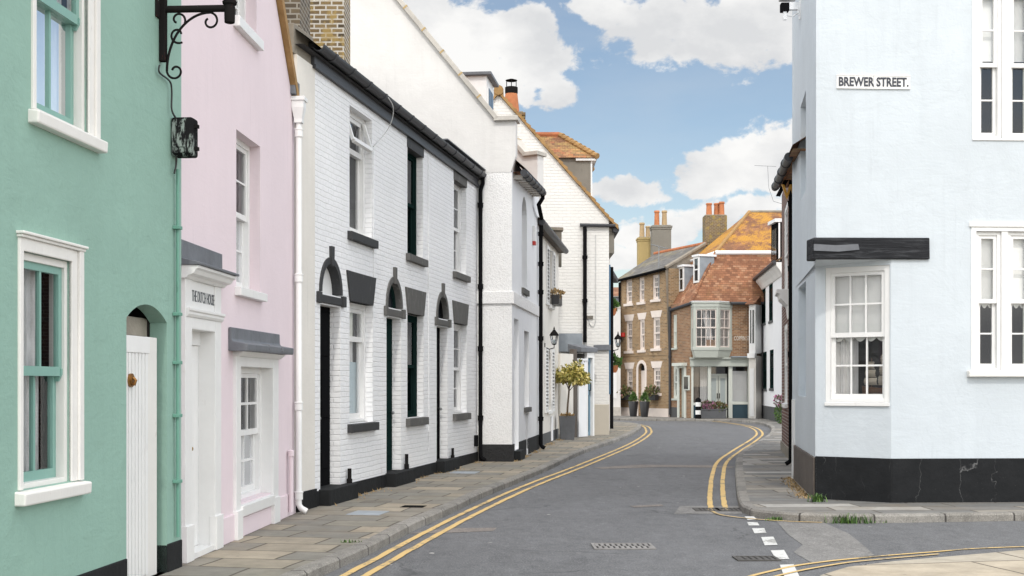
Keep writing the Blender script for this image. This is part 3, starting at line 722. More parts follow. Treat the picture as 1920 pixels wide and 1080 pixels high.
g2 = ground(1418, 1048.5, RZ); grate('dark slotted drain cover beside the white dashes', g2.xy, (1, .03), .42, .30, 6, 1, 'gratedark')
g3 = ground(1325, 956.5, RZ); grate('dark slotted drain cover under the end of the yellow lines', g3.xy, (1, -.02), .34, .42, 5, 1, 'gratedark')
g4 = ground(1372, 956.5, RZ); grate('dark gully grate against the right kerb', g4.xy, (1, -.02), .40, .42, 6, 1, 'gratedark')
# small covers let into the left pavement
for (px, py, w, l, mt, lb) in ((690, 962, .42, .5, 'lead_l', 'pale metal cover plate in the pavement by the first black doorstep'), (775, 950, .30, .26, 'iron', 'small dark iron plate in the pavement nearest the kerb'), (870, 886, .5, .5, 'lead_l', 'grey cover plate in the pavement by the third black doorstep'), (705, 941, .38, .3, 'cement_d', 'dull round edged cover in the pavement in front of the first white house')):
    p = ground(px, py); a = rad(10)
    c = [(p.x + x * math.cos(a) + y * math.sin(a), p.y - x * math.sin(a) + y * math.cos(a)) for x, y in ((-w/2, -l/2), (w/2, -l/2), (w/2, l/2), (-w/2, l/2))]
    tag(MB().slab(c, -.01, .006).build('cover_plate', M[mt], org=p, bev=.003), lb, 'cover plate', 'cover plates in the left pavement')

# ================================================================== GREEN HOUSE
Fg = Frame((-3.905 + .0875 * 3.0, 3.0), (-2.917, 11.29)); L = Fg.L
gh = thing('green_house', 'sea green rendered house with black plinth at the left edge', 'house', (-3.3, 8, 0))
def rect(F, l, r, zt, zb): return F.U(l), F.U(r), zb, zt
gw_l = (Fg.U(33) + .05, Fg.U(151) - .165, .92, 2.47); gw_u = (Fg.U(58) + .05, Fg.U(182) - .165, 3.42, 5.05)
gd = (Fg.U(237), Fg.U(313), .0, 2.26, .15, .13)
mb = MB(); wall(mb, Fg, 0, L, .24, 6.6, [(*gw_l, .13), (*gw_u, .13), gd]); shell(mb, Fg, 0, L, 0, 6.6, 5)
mb.build('wall', M['green'], gh)
pl = MB(); 
for a, b in ((0, gd[0]), (gd[1], L)): MB().box(Fg, a, b, -.15 if a else -.1, .012, -.02, .24).build('plinth', M['blackpl'], gh, bev=.01)
def archi(mb, F, u0, u1, z0, z1, w=.05, wr=.165, p=.018, h=.085):
    mb.box(F, u0 - w, u0, -.02, p, z0, z1 + h); mb.box(F, u1, u1 + wr * .55, -.02, p - .006, z0, z1 + h); mb.box(F, u1 + wr * .55, u1 + wr, -.02, p + .012, z0, z1 + h); mb.box(F, u0, u1, -.02, p, z1, z1 + h)
    mb.box(F, u0 - w - .012, u1 + wr + .012, -.02, p + .02, z1 + h, z1 + h + .02); mb.box(F, u0 - w - .022, u1 + wr + .022, -.02, p + .036, z1 + h + .02, z1 + h + .04)
for (w4, curt) in ((gw_l, [(0, .42, 'net'), (.5, .98, 'net')]), (gw_u, [(.02, .5, 'net'), (.52, 1.0, 'cloth')])):
    w = window(gh, Fg, *w4, dep=.035, fm='white_worn', sm='teal', cols=2, curtain=curt, sill=None, st=.05, fw=.05, bar=.028)
    a = MB(); archi(a, Fg, *w4[:2], w4[2], w4[3]); a.build('architrave', M['white_worn'], w, bev=.006)
    MB().profile(Fg, [(-.1, w4[2] - .10), (.07, w4[2] - .10), (.075, w4[2] - .015), (-.1, w4[2] + .005)], w4[0] - .09, w4[1] + .20).build('sill', M['white_worn'], w, bev=.012)
    hz = (w4[2] + w4[3]) / 2
    for uu in (w4[0] + .05, w4[1] - .05): MB().profile(Fg, [(-.09, hz - .07), (-.06, hz - .07), (-.035, hz - .02), (-.035, hz + .02), (-.09, hz + .02)], uu - .022, uu + .022).build('sash_horn', M['teal'], w)
# gate
g = MB(); ga, gb = gd[0] + .015, Fg.U(284)
g.box(Fg, ga, gb, -.085, -.055, .03, 1.995); 
for i in range(7):
    x = ga + .012 + (gb - ga - .02) * i / 7
    g.box(Fg, x, x + (gb - ga) / 7 - .020, -.055, -.018, .04, 1.86)
g.box(Fg, ga, gb, -.055, -.012, 1.86, 1.995)
gate = g.build('gate', M['white'], gh, bev=.004)
MB().box(Fg, gb + .006, gd[1] - .10, -.16, -.05, -.0, 2.0).build('gate_post', M['white_worn'], gh, bev=.005)
p = Fg.pt(Fg.U(248), -.02, Fg.Z(248, 713)); kn = MB()
kn.tube([p, p + Fg.nv * .02], .055, 20); kn.tube([p + Fg.nv * .02, p + Fg.nv * .028], .04, 20); kn.tube([p + Fg.nv * .03 + Vector((0, 0, .02)), p + Fg.nv * .05, p + Fg.nv * .035 + Vector((0, 0, -.04))], .012, 8)
kn.build('knocker', M['bronze'], gate, smooth=True)
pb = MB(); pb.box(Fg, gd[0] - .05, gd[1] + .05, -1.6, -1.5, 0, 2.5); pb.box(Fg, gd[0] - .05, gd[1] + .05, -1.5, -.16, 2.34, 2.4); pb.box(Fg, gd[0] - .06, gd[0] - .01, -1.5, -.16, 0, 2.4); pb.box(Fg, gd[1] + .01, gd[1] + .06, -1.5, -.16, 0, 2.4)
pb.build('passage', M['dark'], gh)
MB().box(Fg, gd[0] + .30, gd[1] + .0, -.38, -.17, 2.0, 2.17).build('concrete_block', M['conc'], gh, bev=.015)
# roof closing the top
MB().prism(Fg, [(0, 6.6), (L, 6.6), (L, 6.75), (0, 6.75)], -5, .2).build('roof', M['darkslate'], gh)

# conduit, box, bracket on the green wall
uc = Fg.U(326)
t = thing('green_conduit', 'thin green painted pipe clipped to the green wall beside the gate', 'pipe', Fg.pt(uc, 0, .25))
mb = MB(); zt = Fg.Z(327, 318); mb.tube([Fg.pt(uc + .02, .03, .28), Fg.pt(uc, .035, 1.2), Fg.pt(uc + .015, .03, 2.2), Fg.pt(uc, .035, zt)], .014, 10); mb.build('pipe', M['greenpipe'], t, smooth=True)
for z in (.75, 1.32, 1.78, 2.2, 2.95): MB().box(Fg, uc - .035, uc + .045, .0, .062, z, z + .03).build('pipe_clip', M['greenpipe'], t, bev=.004)
ub = Fg.U(325); zb0, zb1 = Fg.Z(325, 294), Fg.Z(325, 222)
t = thing('junction_box', 'old junction box with peeling black paint at the corner of the green wall', 'junction box', Fg.pt(ub, 0, zb0))
MB().box(Fg, ub - .06, ub + .10, 0, .19, zb0, zb1).build('case', M['peeling'], t, bev=.02)
lid = MB(); lid.box(Fg, ub - .075, ub - .06, .01, .185, zb0 + .02, zb1 - .02); lid.box(Fg, ub - .085, ub - .075, .05, .13, zb0 + .07, zb1 - .08); lid.build('lid', M['peeling'], t, bev=.008)
hg = MB(); 
for z in (zb0 + .05, zb1 - .09): hg.box(Fg, ub - .02, ub + .02, .19, .225, z, z + .03)
hg.build('hinge', M['iron'], t)
def cable(name, label, pts, r, mat, group=None):
    P = [Vector(p) for p in pts]; out = []
    for i in range(len(P) - 1):
        p0, p1, p2, p3 = P[max(0, i - 1)], P[i], P[i + 1], P[min(len(P) - 1, i + 2)]
        for k in range(6):
            s_ = k / 6; out.append(.5 * ((2 * p1) + (p2 - p0) * s_ + (2 * p0 - 5 * p1 + 4 * p2 - p3) * s_ * s_ + (3 * p1 - p0 - 3 * p2 + p3) * s_ ** 3))
    out.append(P[-1]); mb = MB().tube(out, r, 6)
    return tag(mb.build(name, M[mat], org=P[0], smooth=True), label, 'cable', group)
def wp(F, px, py, n=0.0):
    u, z = F.uz(px, py, n); return F.pt(u, n, z)
cable('cable', 'black cable wandering from the iron bracket down to the peeling junction box', [wp(Fg, 299, 122, .03), wp(Fg, 299, 136, .03), wp(Fg, 318, 152, .03), wp(Fg, 322, 170, .03), wp(Fg, 322, 205, .03), wp(Fg, 330, 222, .05)], .008, 'cableblack')
cable('cable', 'short black cable running from the peeling junction box into the green conduit', [wp(Fg, 331, 294, .05), wp(Fg, 330, 310, .04), wp(Fg, 327, 325, .035)], .010, 'cableblack')
# lamp bracket
ubk = Fg.U(300); tb = thing('lamp_bracket', 'rusty black wrought iron lamp bracket with scrolls on the green wall', 'bracket', Fg.pt(ubk, 0, 4.3))
za = Fg.Z(300, 18)
mb = MB(); mb.box(Fg, ubk - .03, ubk + .03, 0, .055, Fg.Z(300, 116), 5.6); mb.box(Fg, ubk - .12, ubk - .03, 0, .014, za - .09, za + .06); mb.build('wall_bar', M['rusty'], tb, bev=.006)
ar = MB(); ar.tube([Fg.pt(ubk, .05, za), Fg.pt(ubk, .58, za - .004)], .030, 14); ar.build('arm', M['rusty'], tb, smooth=True)
sp_ = MB(); c = Fg.pt(ubk, .60, za); sp_.lathe(c, [(.030, -.13), (.043, -.125), (.045, -.09), (.045, .02), (.058, .03), (.062, .05), (.05, .06), (.05, .085), (.066, .095), (.066, .12), (.045, .125), (.045, .3)], 18); sp_.build('lamp_socket', M['rusty'], tb, smooth=True)
sc = MB()
def scroll(cn, cz, r0, r1, a0, turns, sgn=1):
    return [(cn + (r0 + (r1 - r0) * i / 30) * math.cos(a0 + sgn * turns * 2 * math.pi * i / 30), cz + (r0 + (r1 - r0) * i / 30) * math.sin(a0 + sgn * turns * 2 * math.pi * i / 30)) for i in range(31)]
main = [(.06 + .37 * (1 - math.cos(t_ * math.pi / 40)), za - .52 + .485 * math.sin(t_ * math.pi / 40)) for t_ in range(21)]
sc.tube([Fg.pt(ubk, n, z) for n, z in main], .011, 8)
for a in (scroll(.43, za - .11, .075, .028, rad(90), .9, -1), scroll(.132, za - .52, .072, .026, rad(180), .95, 1), scroll(.155, za - .215, .075, .028, rad(-60), .8, -1), scroll(.155, za - .09, .07, .026, rad(-50), .8, 1)):
    sc.tube([Fg.pt(ubk, n, z) for n, z in a], .0095, 8)
sc.build('scrollwork', M['iron'], tb, smooth=True)

# ================================================================== PINK HOUSE
Fp = Frame((-3.601 + .0553 * 11.25, 11.25), (-3.601 + .0553 * 15.98, 15.98)); L = Fp.L
ph = thing('pink_house', 'pale pink rendered house with street gable and white door surround', 'house', (-2.9, 13.6, 0))
pd_u = (Fp.U(353), Fp.U(397)); dd = (pd_u[0], pd_u[1], .0, 2.12, .13)
pw_l = (Fp.U(446), Fp.U(507), .36, 1.80); pw_u = (Fp.U(443), Fp.U(488), 2.63, 4.26); pw_t = (Fp.U(440), Fp.U(481), 5.42, 6.5)
mb = MB(); wall(mb, Fp, 0, L, 0, 8.2, [dd, (*pw_l, .2), (*pw_u, .2), (*pw_t, .2)])
tang = math.tan(rad(48.5)); clips = []
for (uu, sgn) in ((0, -1), (L, 1)): clips.append((Fp.pt(uu, 0, 5.02), Fp.d * (sgn * math.sin(rad(48.5))) + Vector((0, 0, math.cos(rad(48.5))))))
mb.build('wall', M['pink'], ph, clips=clips)
bk = MB(); shell(bk, Fp, 0, L, 0, 5.0, 6); bk.build('side_wall', M['pink'], ph)
rf = MB(); ap = 5.02 + tang * L / 2
rf.prism(Fp, [(-.05, 5.0), (L / 2, ap + .04), (L / 2, ap + .20), (-.16, 5.03)], -6, .07); rf.prism(Fp, [(L / 2, ap + .04), (L + .03, 5.0), (L + .14, 5.03), (L / 2, ap + .20)], -6, .07)
rf.build('roof', M['verge'], ph)
mb = MB()
for a, b in ((Fp.U(409), Fp.U(446) - .13), (Fp.U(507) + .13, L)): mb.box(Fp, a, b, -.02, .018, 0, .27)
mb.box(Fp, pw_l[0], pw_l[1], -.02, .012, 0, .2); mb.build('plinth', M['pink'], ph, bev=.006)
# door surround
ds = MB(); ua, ub_ = Fp.U(340.5), Fp.U(408.5)
for a, b in ((ua, pd_u[0]), (pd_u[1], ub_)): ds.box(Fp, a, b, -.02, .035, 0, 2.56); ds.box(Fp, a - .012, b + .012, -.02, .055, 0, .33)
ds.box(Fp, pd_u[0], pd_u[1], -.02, .035, 2.12, 2.22); ds.profile(Fp, [(-.02, 2.22), (.045, 2.22), (.06, 2.245), (.06, 2.265), (.075, 2.275), (.075, 2.30), (-.02, 2.30)], ua + .02, ub_ + .01)
ds.box(Fp, ua + .06, ub_ - .06, -.02, .022, 2.30, 2.56); sur = ds.build('door_surround', M['white'], ph, bev=.004)
text('house_name', 'THE DUTCH HOUSE', .105, Fp, (Fp.U(351) + Fp.U(401)) / 2, .023, 2.37, M['greyink'], ph, sq=.52, ext=.0015, bold=0.0)
ca = MB(); ca.profile(Fp, [(-.02, 2.56), (.05, 2.56), (.07, 2.585), (.12, 2.60), (.14, 2.635), (.165, 2.65), (.165, 2.675), (-.02, 2.675)], ua - .04, ub_ + .06); ca.build('cornice', M['white'], ph, bev=.003)
cl = MB(); cl.profile(Fp, [(.0, 2.677), (.19, 2.677), (.19, 2.70), (.02, 2.735), (.018, 2.90), (.0, 2.90)], ua - .06, ub_ + .09); cl.build('lead_hood', M['lead'], ph, bev=.006, wobble=.012)
dm = MB(); D = -.13
dm.box(Fp, pd_u[0], pd_u[1], D - .05, D, .05, 1.98); dm.box(Fp, pd_u[0], pd_u[1], D - .05, D + .02, 1.98, 2.12)
for a, b in ((.10, .28), (.38, .56), (.64, .82)): dm.box(Fp, pd_u[0] + (pd_u[1] - pd_u[0]) * a, pd_u[0] + (pd_u[1] - pd_u[0]) * b, D, D + .012, .2, 1.85)
door = dm.build('door', M['white'], ph, bev=.005)
kb = MB(); p = Fp.pt(pd_u[0] + .35, D, 1.0); kb.lathe(p + Fp.nv * .04, [(.005, -.03), (.028, -.012), (.03, .01), (.005, .03)], 12); kb.build('door_knob', M['brass'], door, smooth=True)
rv = MB()
for a, b in ((pd_u[0] - .012, pd_u[0] + .004), (pd_u[1] - .004, pd_u[1] + .012)): rv.box(Fp, a, b, D, .034, 0, 2.12)
rv.box(Fp, pd_u[0], pd_u[1], D, .034, 2.116, 2.13); rv.box(Fp, pd_u[0] - .01, pd_u[1] + .01, D, .03, -.01, .05); rv.build('door_lining', M['white'], ph)
# windows
w = window(ph, Fp, *pw_u, dep=.13, fm='white', cols=2, rt=2, rb=2, sill=(.10, .07, .06), inside=True, curtain=[(0, .3, 'cloth')])
w = window(ph, Fp, *pw_t, dep=.13, fm='white', cols=2, rt=2, rb=2, sill=(.12, .07, .06), inside=False, glass='dglass')
w = window(ph, Fp, *pw_l, dep=.12, fm='white', cols=3, rt=2, rb=2, inside=True, st=.05, bar=.028, fw=.07)
shu = MB()
for i in range(26): z = pw_l[2] + .08 + i * .05; shu.profile(Fp, [(-.33, z), (-.325, z), (-.285, z + .035), (-.29, z + .035)], pw_l[0] + .10, pw_l[0] + .62)
shu.build('louvred_shutter', M['timber'], w)
a = MB(); u0, u1 = Fp.U(437), Fp.U(517)
for x, y in ((u0, pw_l[0]), (pw_l[1], u1)): a.box(Fp, x, y, -.02, .035, 0, 1.90); a.box(Fp, x - .01, y + .01, -.02, .055, 0, .30)
a.box(Fp, pw_l[0], pw_l[1], -.02, .03, 1.80, 1.90); a.profile(Fp, [(-.02, 1.90), (.05, 1.90), (.09, 1.93), (.12, 1.95), (-.02, 1.95)], u0 - .02, u1 + .03); a.build('window_surround', M['white'], ph, bev=.004)
a = MB(); a.profile(Fp, [(-.30, .22), (.05, .22), (.06, .335), (-.30, .365)], pw_l[0] - .0, pw_l[1] + .0); a.build('window_bottom_board', M['white'], ph, bev=.006)
rv = MB()
for x, y in ((pw_l[0] - .012, pw_l[0] + .004), (pw_l[1] - .004, pw_l[1] + .012)): rv.box(Fp, x, y, -.12, .03, .36, 1.80)
rv.box(Fp, pw_l[0], pw_l[1], -.12, .028, 1.796, 1.81); rv.build('window_lining', M['white'], ph)
cl = MB(); cl.profile(Fp, [(.0, 1.952), (.20, 1.945), (.205, 1.975), (.205, 2.02), (.05, 2.05), (.035, 2.075), (.03, 2.19), (.0, 2.19)], Fp.U(428), Fp.U(519) + .04); 
cl.box(Fp, Fp.U(470), Fp.U(470) + .03, .03, .205, 1.98, 2.04); cl.box(Fp, Fp.U(495), Fp.U(495) + .03, .03, .205, 1.98, 2.04); cl.build('lead_hood', M['lead'], ph, bev=.01, wobble=.02)
# rainwater pipes
def drainpipe(label, top, bot, r, mat, F=None, hopper=None, collars=(), swan=None, shoe=True, group='downpipes on the houses', clipmat=None):
    t = thing('drainpipe', label, 'drainpipe', bot, group); top = Vector(top); bot = Vector(bot)
    pts = ([Vector(q) for q in swan] if swan else []) + [top, bot + Vector((0, 0, .12))]
    out = F.nv if F else Vector((0, -1, 0))
    if shoe: pts += [bot + Vector((0, 0, .07)) + out * .03, bot + Vector((0, 0, .03)) + out * .10]
    MB().tube(pts, r, 14).build('pipe', M[mat], t, smooth=True)
    for z in collars:
        MB().lathe((top.x, top.y, z), [(r * 1.02, -.045), (r * 1.35, -.04), (r * 1.35, .04), (r * 1.5, .045), (r * 1.5, .06), (r * 1.02, .065)], 14).build('collar', M[clipmat or mat], t, smooth=True)
    if hopper:
        z0, z1, w_, d_ = hopper; h = MB(); c = top
        def P(a, b, z): return c + (F.d * a) + (F.nv * b) + Vector((0, 0, z - c.z))
        lv = [(z0 - .02, .05, .05), (z0 + .03, .05, .05), (z0 + (z1 - z0) * .55, w_ * .5, d_ * .5), (z1 - .05, w_ * .5, d_ * .5), (z1 - .05, w_ * .6, d_ * .6), (z1, w_ * .6, d_ * .6)]
        for (za_, a0, b0), (zb_, a1, b1) in zip(lv, lv[1:]):
            q0 = [P(-a0, -b0, za_), P(a0, -b0, za_), P(a0, b0, za_), P(-a0, b0, za_)]; q1 = [P(-a1, -b1, zb_), P(a1, -b1, zb_), P(a1, b1, zb_), P(-a1, b1, zb_)]
            for i in range(4): h.face([q0[i], q0[(i + 1) % 4], q1[(i + 1) % 4], q1[i]])
        h.face(q1); h.build('hopper_head', M[mat], t, bev=.004)
    return t
uu = Fp.U(549); z1 = 5.17
drainpipe('white cast iron downpipe with hopper head between pink and white brick houses', Fp.pt(uu, .075, z1 - .3), Fp.pt(uu, .075, 0), .038, 'white', Fp, (z1 - .30, z1, .16, .15), (.22, 1.33, 2.92, 4.72))
lb = MB(); lb.box(Fp, uu - .14, uu + .12, -.2, .06, z1 + .02, z1 + .20); lb.build('lead_gutter_box', M['lead'], ph, bev=.01, wobble=.01)
u2 = Fp.U(538)
t = thing('waste_pipe', 'short thin pink pipe at the foot of the pink wall', 'pipe', Fp.pt(u2, 0, 0)); MB().tube([Fp.pt(u2, .05, .06), Fp.pt(u2, .05, .78)], .028, 12).build('pipe', M['pink'], t, smooth=True); MB().lathe(Fp.pt(u2, .05, .78), [(.03, -.05), (.04, -.045), (.04, .02), (.02, .03)], 12).build('collar', M['pink'], t, smooth=True)

# ================================================================== WHITE BRICK TERRACE
Ft = Frame((-2.716, 16.13), (-.727, 26.85)); LT = Ft.L; YK = LT / (26.85 - 16.13)
yu = lambda Y: (Y - 16.13) * YK
ZE = 5.74
HOUSES = [
    dict(u0=0.0, u1=Ft.U(713), d=(yu(17.02), yu(17.86)), g=(yu(18.27), yu(19.40)), s='white', ph=1, dm='black', tym='white', lint='charcoal', ring='charcoal', sl='charcoal', y0=yu(16.82),
         lab='white painted brick cottage nearest the pink house with a black door and white tympanum'),
    dict(u0=Ft.U(713), u1=Ft.U(808), d=(yu(20.13), yu(20.97)), g=(yu(21.36), yu(22.42)), s='darkgreen', ph=2, dm='darkgreen', tym='glass', lint='charcoal2', ring='charcoal2', sl='charcoal2',
         lab='middle white brick cottage with dark green sashes and a blue plate on its door'),
    dict(u0=Ft.U(808), u1=LT, d=(yu(23.36), yu(24.2)), g=(yu(24.72), yu(25.84)), s='white', ph=3, dm='black', tym='glass', lint='charcoal2', ring='charcoal2', sl='charcoal2',
         lab='white painted brick cottage farthest up the terrace beside the black downpipe'),
]
for i, H in enumerate(HOUSES):
    t = thing('terraced_house', H['lab'], 'house', Ft.pt((H['u0'] + H['u1']) / 2, 0, 0), 'white brick terraced cottages')
    u0, u1 = H['u0'], H['u1']; d0, d1 = H['d']; w0, w1 = H['g']; up = (w0, w1 - .04, 3.80, 5.60)
    bu0 = yu(16.80) if i == 0 else u0
    ops = [(d0, d1, .20, 2.68, .17), (d0 - .02, d1 + .02, 2.83, 3.31, .12, .45), (w0, w1, 1.05, 2.80, .15), (*up, .15)]
    mb = MB(); wall(mb, Ft, bu0, u1, 0, ZE + .1, ops); mb.build('wall', M['pbrick'], t)
    if i == 0:
        mb = MB(); mb.box(Ft, 0, bu0, -.3, .006, 0, ZE + .03); mb.build('end_pier', M['cream_r'], t)
        pc = MB(); pc.prism(Ft, [(-.06, ZE + .03), (bu0 + .02, ZE + .03), (bu0 + .02, ZE + .42), (-.06, ZE + .42)], -.45, -.02)
        for k in range(8): pc.box(Ft, -.06, bu0 - .1, -.45 - .5 * (k + 1), -.45 - .5 * k, ZE - .5, ZE + .48 + .36 * k)
        pc.build('parapet', M['cement'], t, bev=.02, wobble=.03)
    sh = MB(); shell(sh, Ft, u0, u1, 0, ZE, 6.5); sh.build('side_wall', M['cream_r'], t)
    for x, y in ((u0 if i else bu0 + .02, d0 - .06), (d1 + .06, u1)): MB().box(Ft, x, y, -.02, .016, -.02, .20).build('plinth', M['blackpl'], t, bev=.006)
    if i == 0: MB().box(Ft, -.02, bu0 + .02, -.02, .03, -.02, .24).build('plinth', M['blackpl'], t, bev=.006)
    st = MB(); st.box(Ft, d0 - .06, d1 + .34, -.17, .16, -.02, .215); st.build('doorstep', M['blackpl'], t, bev=.012)
    # door
    dm = MB(); D = -.15; dm.box(Ft, d0, d1, D - .05, D, .2, 2.70); 
    for a, b, c, e in ((.12, .44, .25, .75), (.56, .88, .25, .75), (.12, .44, .95, 1.6), (.56, .88, .95, 1.6), (.12, .88, 1.8, 2.4)): dm.box(Ft, d0 + (d1 - d0) * a, d0 + (d1 - d0) * b, D, D + .014, .2 + c, .2 + e)
    door = dm.build('door', M[H['dm']], t, bev=.006)
    if i == 1: MB().box(Ft, d0 + .10, d0 + .27, D + .014, D + .024, 1.66, 1.80).build('number_plate', M['bluep'], door, bev=.002); text('number', '6', .08, Ft, d0 + .185, D + .024, 1.69, M['whiteink'], door, ext=.001)
    kb = MB(); kb.lathe(Ft.pt(d0 + .72 if i else d0 + .25, D + .05, 1.15), [(.005, -.03), (.026, -.01), (.026, .012), (.005, .03)], 10); kb.build('door_knob', M['steel'], door, smooth=True)
    # arch surround: impost beam, ring, keystone, tympanum
    R = H['ring']; im = MB(); im.box(Ft, d0 - .03, d1 + .03, -.10, .025, 2.70, 2.81)
    for x in (d0 - .09, d1 + .09): im.box(Ft, x - .065, x + .065, -.02, .045, 2.69, 2.84)
    im.build('impost', M[R], t, bev=.008)
    cu, hw = (d0 + d1) / 2, (d1 - d0) / 2; K = 16; rg = MB()
    inn = [(cu - (hw - .03) * math.cos(math.pi * k / K), 2.85 + .40 * math.sin(math.pi * k / K)) for k in range(K + 1)]
    out = [(cu - (hw + .05) * math.cos(math.pi * k / K), 2.85 + .49 * math.sin(math.pi * k / K)) for k in range(K + 1)]
    for k in range(K): rg.prism(Ft, [inn[k], inn[k + 1], out[k + 1], out[k]], -.13, .022)
    rg.build('arch_ring', M[R], t)
    MB().prism(Ft, [(cu - .045, 3.22), (cu + .045, 3.22), (cu + .058, 3.49), (cu - .058, 3.49)], -.02, .045).build('keystone', M[R], t, bev=.006)
    ty = MB(); ty.prism(Ft, [(p, q) for p, q in inn], -.16, -.11)
    if H['tym'] == 'white': ty.build('tympanum', M['white'], t)
    else:
        ty.build('fanlight', M['dglass'], t); fb = MB()
        inn2 = [(cu + (p - cu) * .80, 2.85 + (q - 2.85) * .80) for p, q in inn]
        for k in range(K): fb.prism(Ft, [inn[k], inn[k + 1], inn2[k + 1], inn2[k]], -.11, -.08)
        fb.build('fanlight_frame', M[H['dm']], t)
    # lintel wedge
    lu = w0 - .03; lw = w1 + .02
    MB().prism(Ft, [(lu + .02, 2.80), (lw - .06, 2.80), (lw + .09, 3.23), (lu - .13, 3.23)], -.10, .026).build('lintel', M[H['lint']], t, bev=.008)
    if i == 0:
        window(t, Ft, w0, w1, 1.05, 2.80, dep=.13, fm='white', cols=1, split=.72, st=.06, fw=.075, sill=(.13, .075, .10), silm=H['sl'], curtain=[(0, 1, 'cloth')], frost=.72)
        w = window(t, Ft, *up, dep=.13, fm='white', cols=1, split=.70, st=.06, fw=.075, sill=(.13, .075, .10), silm=H['sl'], curtain=[(0, .55, 'cloth')])
        vt = MB(); za = 5.08; L_ = .42   # open top-hung light
        for a, b in ((up[0] + .07, up[0] + .13), (up[1] - .13, up[1] - .07)): vt.profile(Ft, [(-.12, 5.52), (-.08, 5.52), (.04, 5.13), (.0, 5.11)], a, b)
        vt.profile(Ft, [(-.005, 5.09), (.045, 5.11), (.03, 5.17), (-.02, 5.15)], up[0] + .13, up[1] - .13)
        vl = vt.build('opening_light', M['white'], w); MB().face([Ft.pt(up[0] + .13, -.07, 5.50), Ft.pt(up[1] - .13, -.07, 5.50), Ft.pt(up[1] - .13, .06, 5.14), Ft.pt(up[0] + .13, .06, 5.14)]).build('pane', M['glass'], vl) if False else None
    else:
        c_, rt, rb = (1, 1, 1) if i == 1 else (2, 2, 2)
        window(t, Ft, w0, w1, 1.05, 2.80, dep=.13, fm=H['s'], cols=c_, rt=rt, rb=rb, sill=(.14, .075, .10), silm=H['sl'], curtain=[(.0, .6, 'net')], fw=.07)
        window(t, Ft, *up, dep=.13, fm=H['s'], cols=c_, rt=rt, rb=rb, sill=(.13, .075, .10), silm=H['sl'], fw=.07, curtain=[(.0, .45, 'net')])
        MB().box(Ft, up[0] - .03, up[1] + .03, -.13, .012, 5.575, 5.74).build('window_head', M['charcoal2' if i == 2 else 'charcoal'], t, bev=.005)
    # roof slope
    rf = MB(); z0, z1 = ZE + .26, ZE + .26 + 3.3 * .72
    rf.face([Ft.pt(u0, .12, z0), Ft.pt(u1, .12, z0), Ft.pt(u1, -3.3, z1), Ft.pt(u0, -3.3, z1)]); rf.face([Ft.pt(u0, -6.6, z0), Ft.pt(u1, -6.6, z0), Ft.pt(u1, -3.3, z1), Ft.pt(u0, -3.3, z1)])
    rf.face([Ft.pt(u0, .10, z0 - .1), Ft.pt(u1, .10, z0 - .1), Ft.pt(u1, -6.6, z0 - .1), Ft.pt(u0, -6.6, z0 - .1)]); rf.build('roof', M['darkslate'], t)
    if i == 2: MB().fq(Ft, [(u0, -6.6, z0), (u0, .0, z0)][:0] or [(u1 - .01, 0, ZE), (u1 - .01, -6.6, ZE), (u1 - .01, -3.3, z1)]).build('gable_wall', M['cream_r'], t)
# fascia and gutter run the length of the row
t = thing('rain_gutter', 'long dark grey half round gutter and fascia under the roof of the white brick terrace', 'gutter', Ft.pt(LT / 2, 0, ZE))
mb = MB(); mb.box(Ft, yu(16.7), LT - .02, -.1, .035, ZE, ZE + .24); mb.box(Ft, yu(16.7), LT - .02, .035, .055, ZE, ZE + .05); mb.build('fascia', M['gutter'], t, bev=.004)
gb = MB(); arc = [(.115 + .085 * math.cos(a), ZE + .275 + .085 * math.sin(a)) for a in [math.pi * (1 + k / 10) for k in range(11)]]
prof = arc + [(.115 + .07 * math.cos(a), ZE + .275 + .07 * math.sin(a)) for a in [math.pi * (2 - k / 10) for k in range(11)]]
gb.profile(Ft, prof, yu(16.62), LT + .02); gb.box(Ft, yu(16.62), LT, -.14, .04, ZE + .24, ZE + .30); gb.build('trough', M['gutter'], t)
for k in range(13):
    u = yu(16.9) + (LT - yu(16.9)) * (k + .3) / 12.8
    jb = MB(); p2 = [(.115 + .098 * math.cos(a), ZE + .275 + .098 * math.sin(a)) for a in [math.pi * (1 + q / 10) for q in range(11)]] + [(.115 + .08 * math.cos(a), ZE + .275 + .08 * math.sin(a)) for a in [math.pi * (2 - q / 10) for q in range(11)]]
    jb.profile(Ft, p2, u - .035, u + .035); jb.build('gutter_joint', M['gutter'], t)
mb = MB(); mb.box(Ft, yu(23.5), LT, -.3, .18, ZE + .36, ZE + .38); mb.build('lead_edge', M['lead'], t)
ud = LT - .06
drainpipe('black downpipe at the far end of the white brick terrace', Ft.pt(ud, .08, ZE - .12), Ft.pt(ud, .08, 0), .042, 'black', Ft, None, (.9, 2.35, 3.65, 5.35), swan=[Ft.pt(ud, .13, ZE + .22), Ft.pt(ud, .13, ZE + .08), Ft.pt(ud, .085, ZE - .05)])
cable('cable', 'pale loose cable looping from the gutter onto the white brick wall', [wp(Ft, 728, 183, .22), wp(Ft, 737, 200, .25), wp(Ft, 735, 225, .2), wp(Ft, 722, 250, .08), wp(Ft, 700, 275, .02)], .007, 'cablewhite')
cable('cable', 'thin white conduit running down the middle white cottage wall', [wp(Ft, 803, 290, .012), wp(Ft, 803, 420, .012), wp(Ft, 803.5, 600, .012), wp(Ft, 804, 740, .012), wp(Ft, 804, 850, .012)], .008, 'pbrick')
cable('cable', 'thin white conduit running down the nearest white cottage wall', [wp(Ft, 700, 278, .012), wp(Ft, 700, 400, .012), wp(Ft, 701, 520, .012)], .007, 'pbrick')
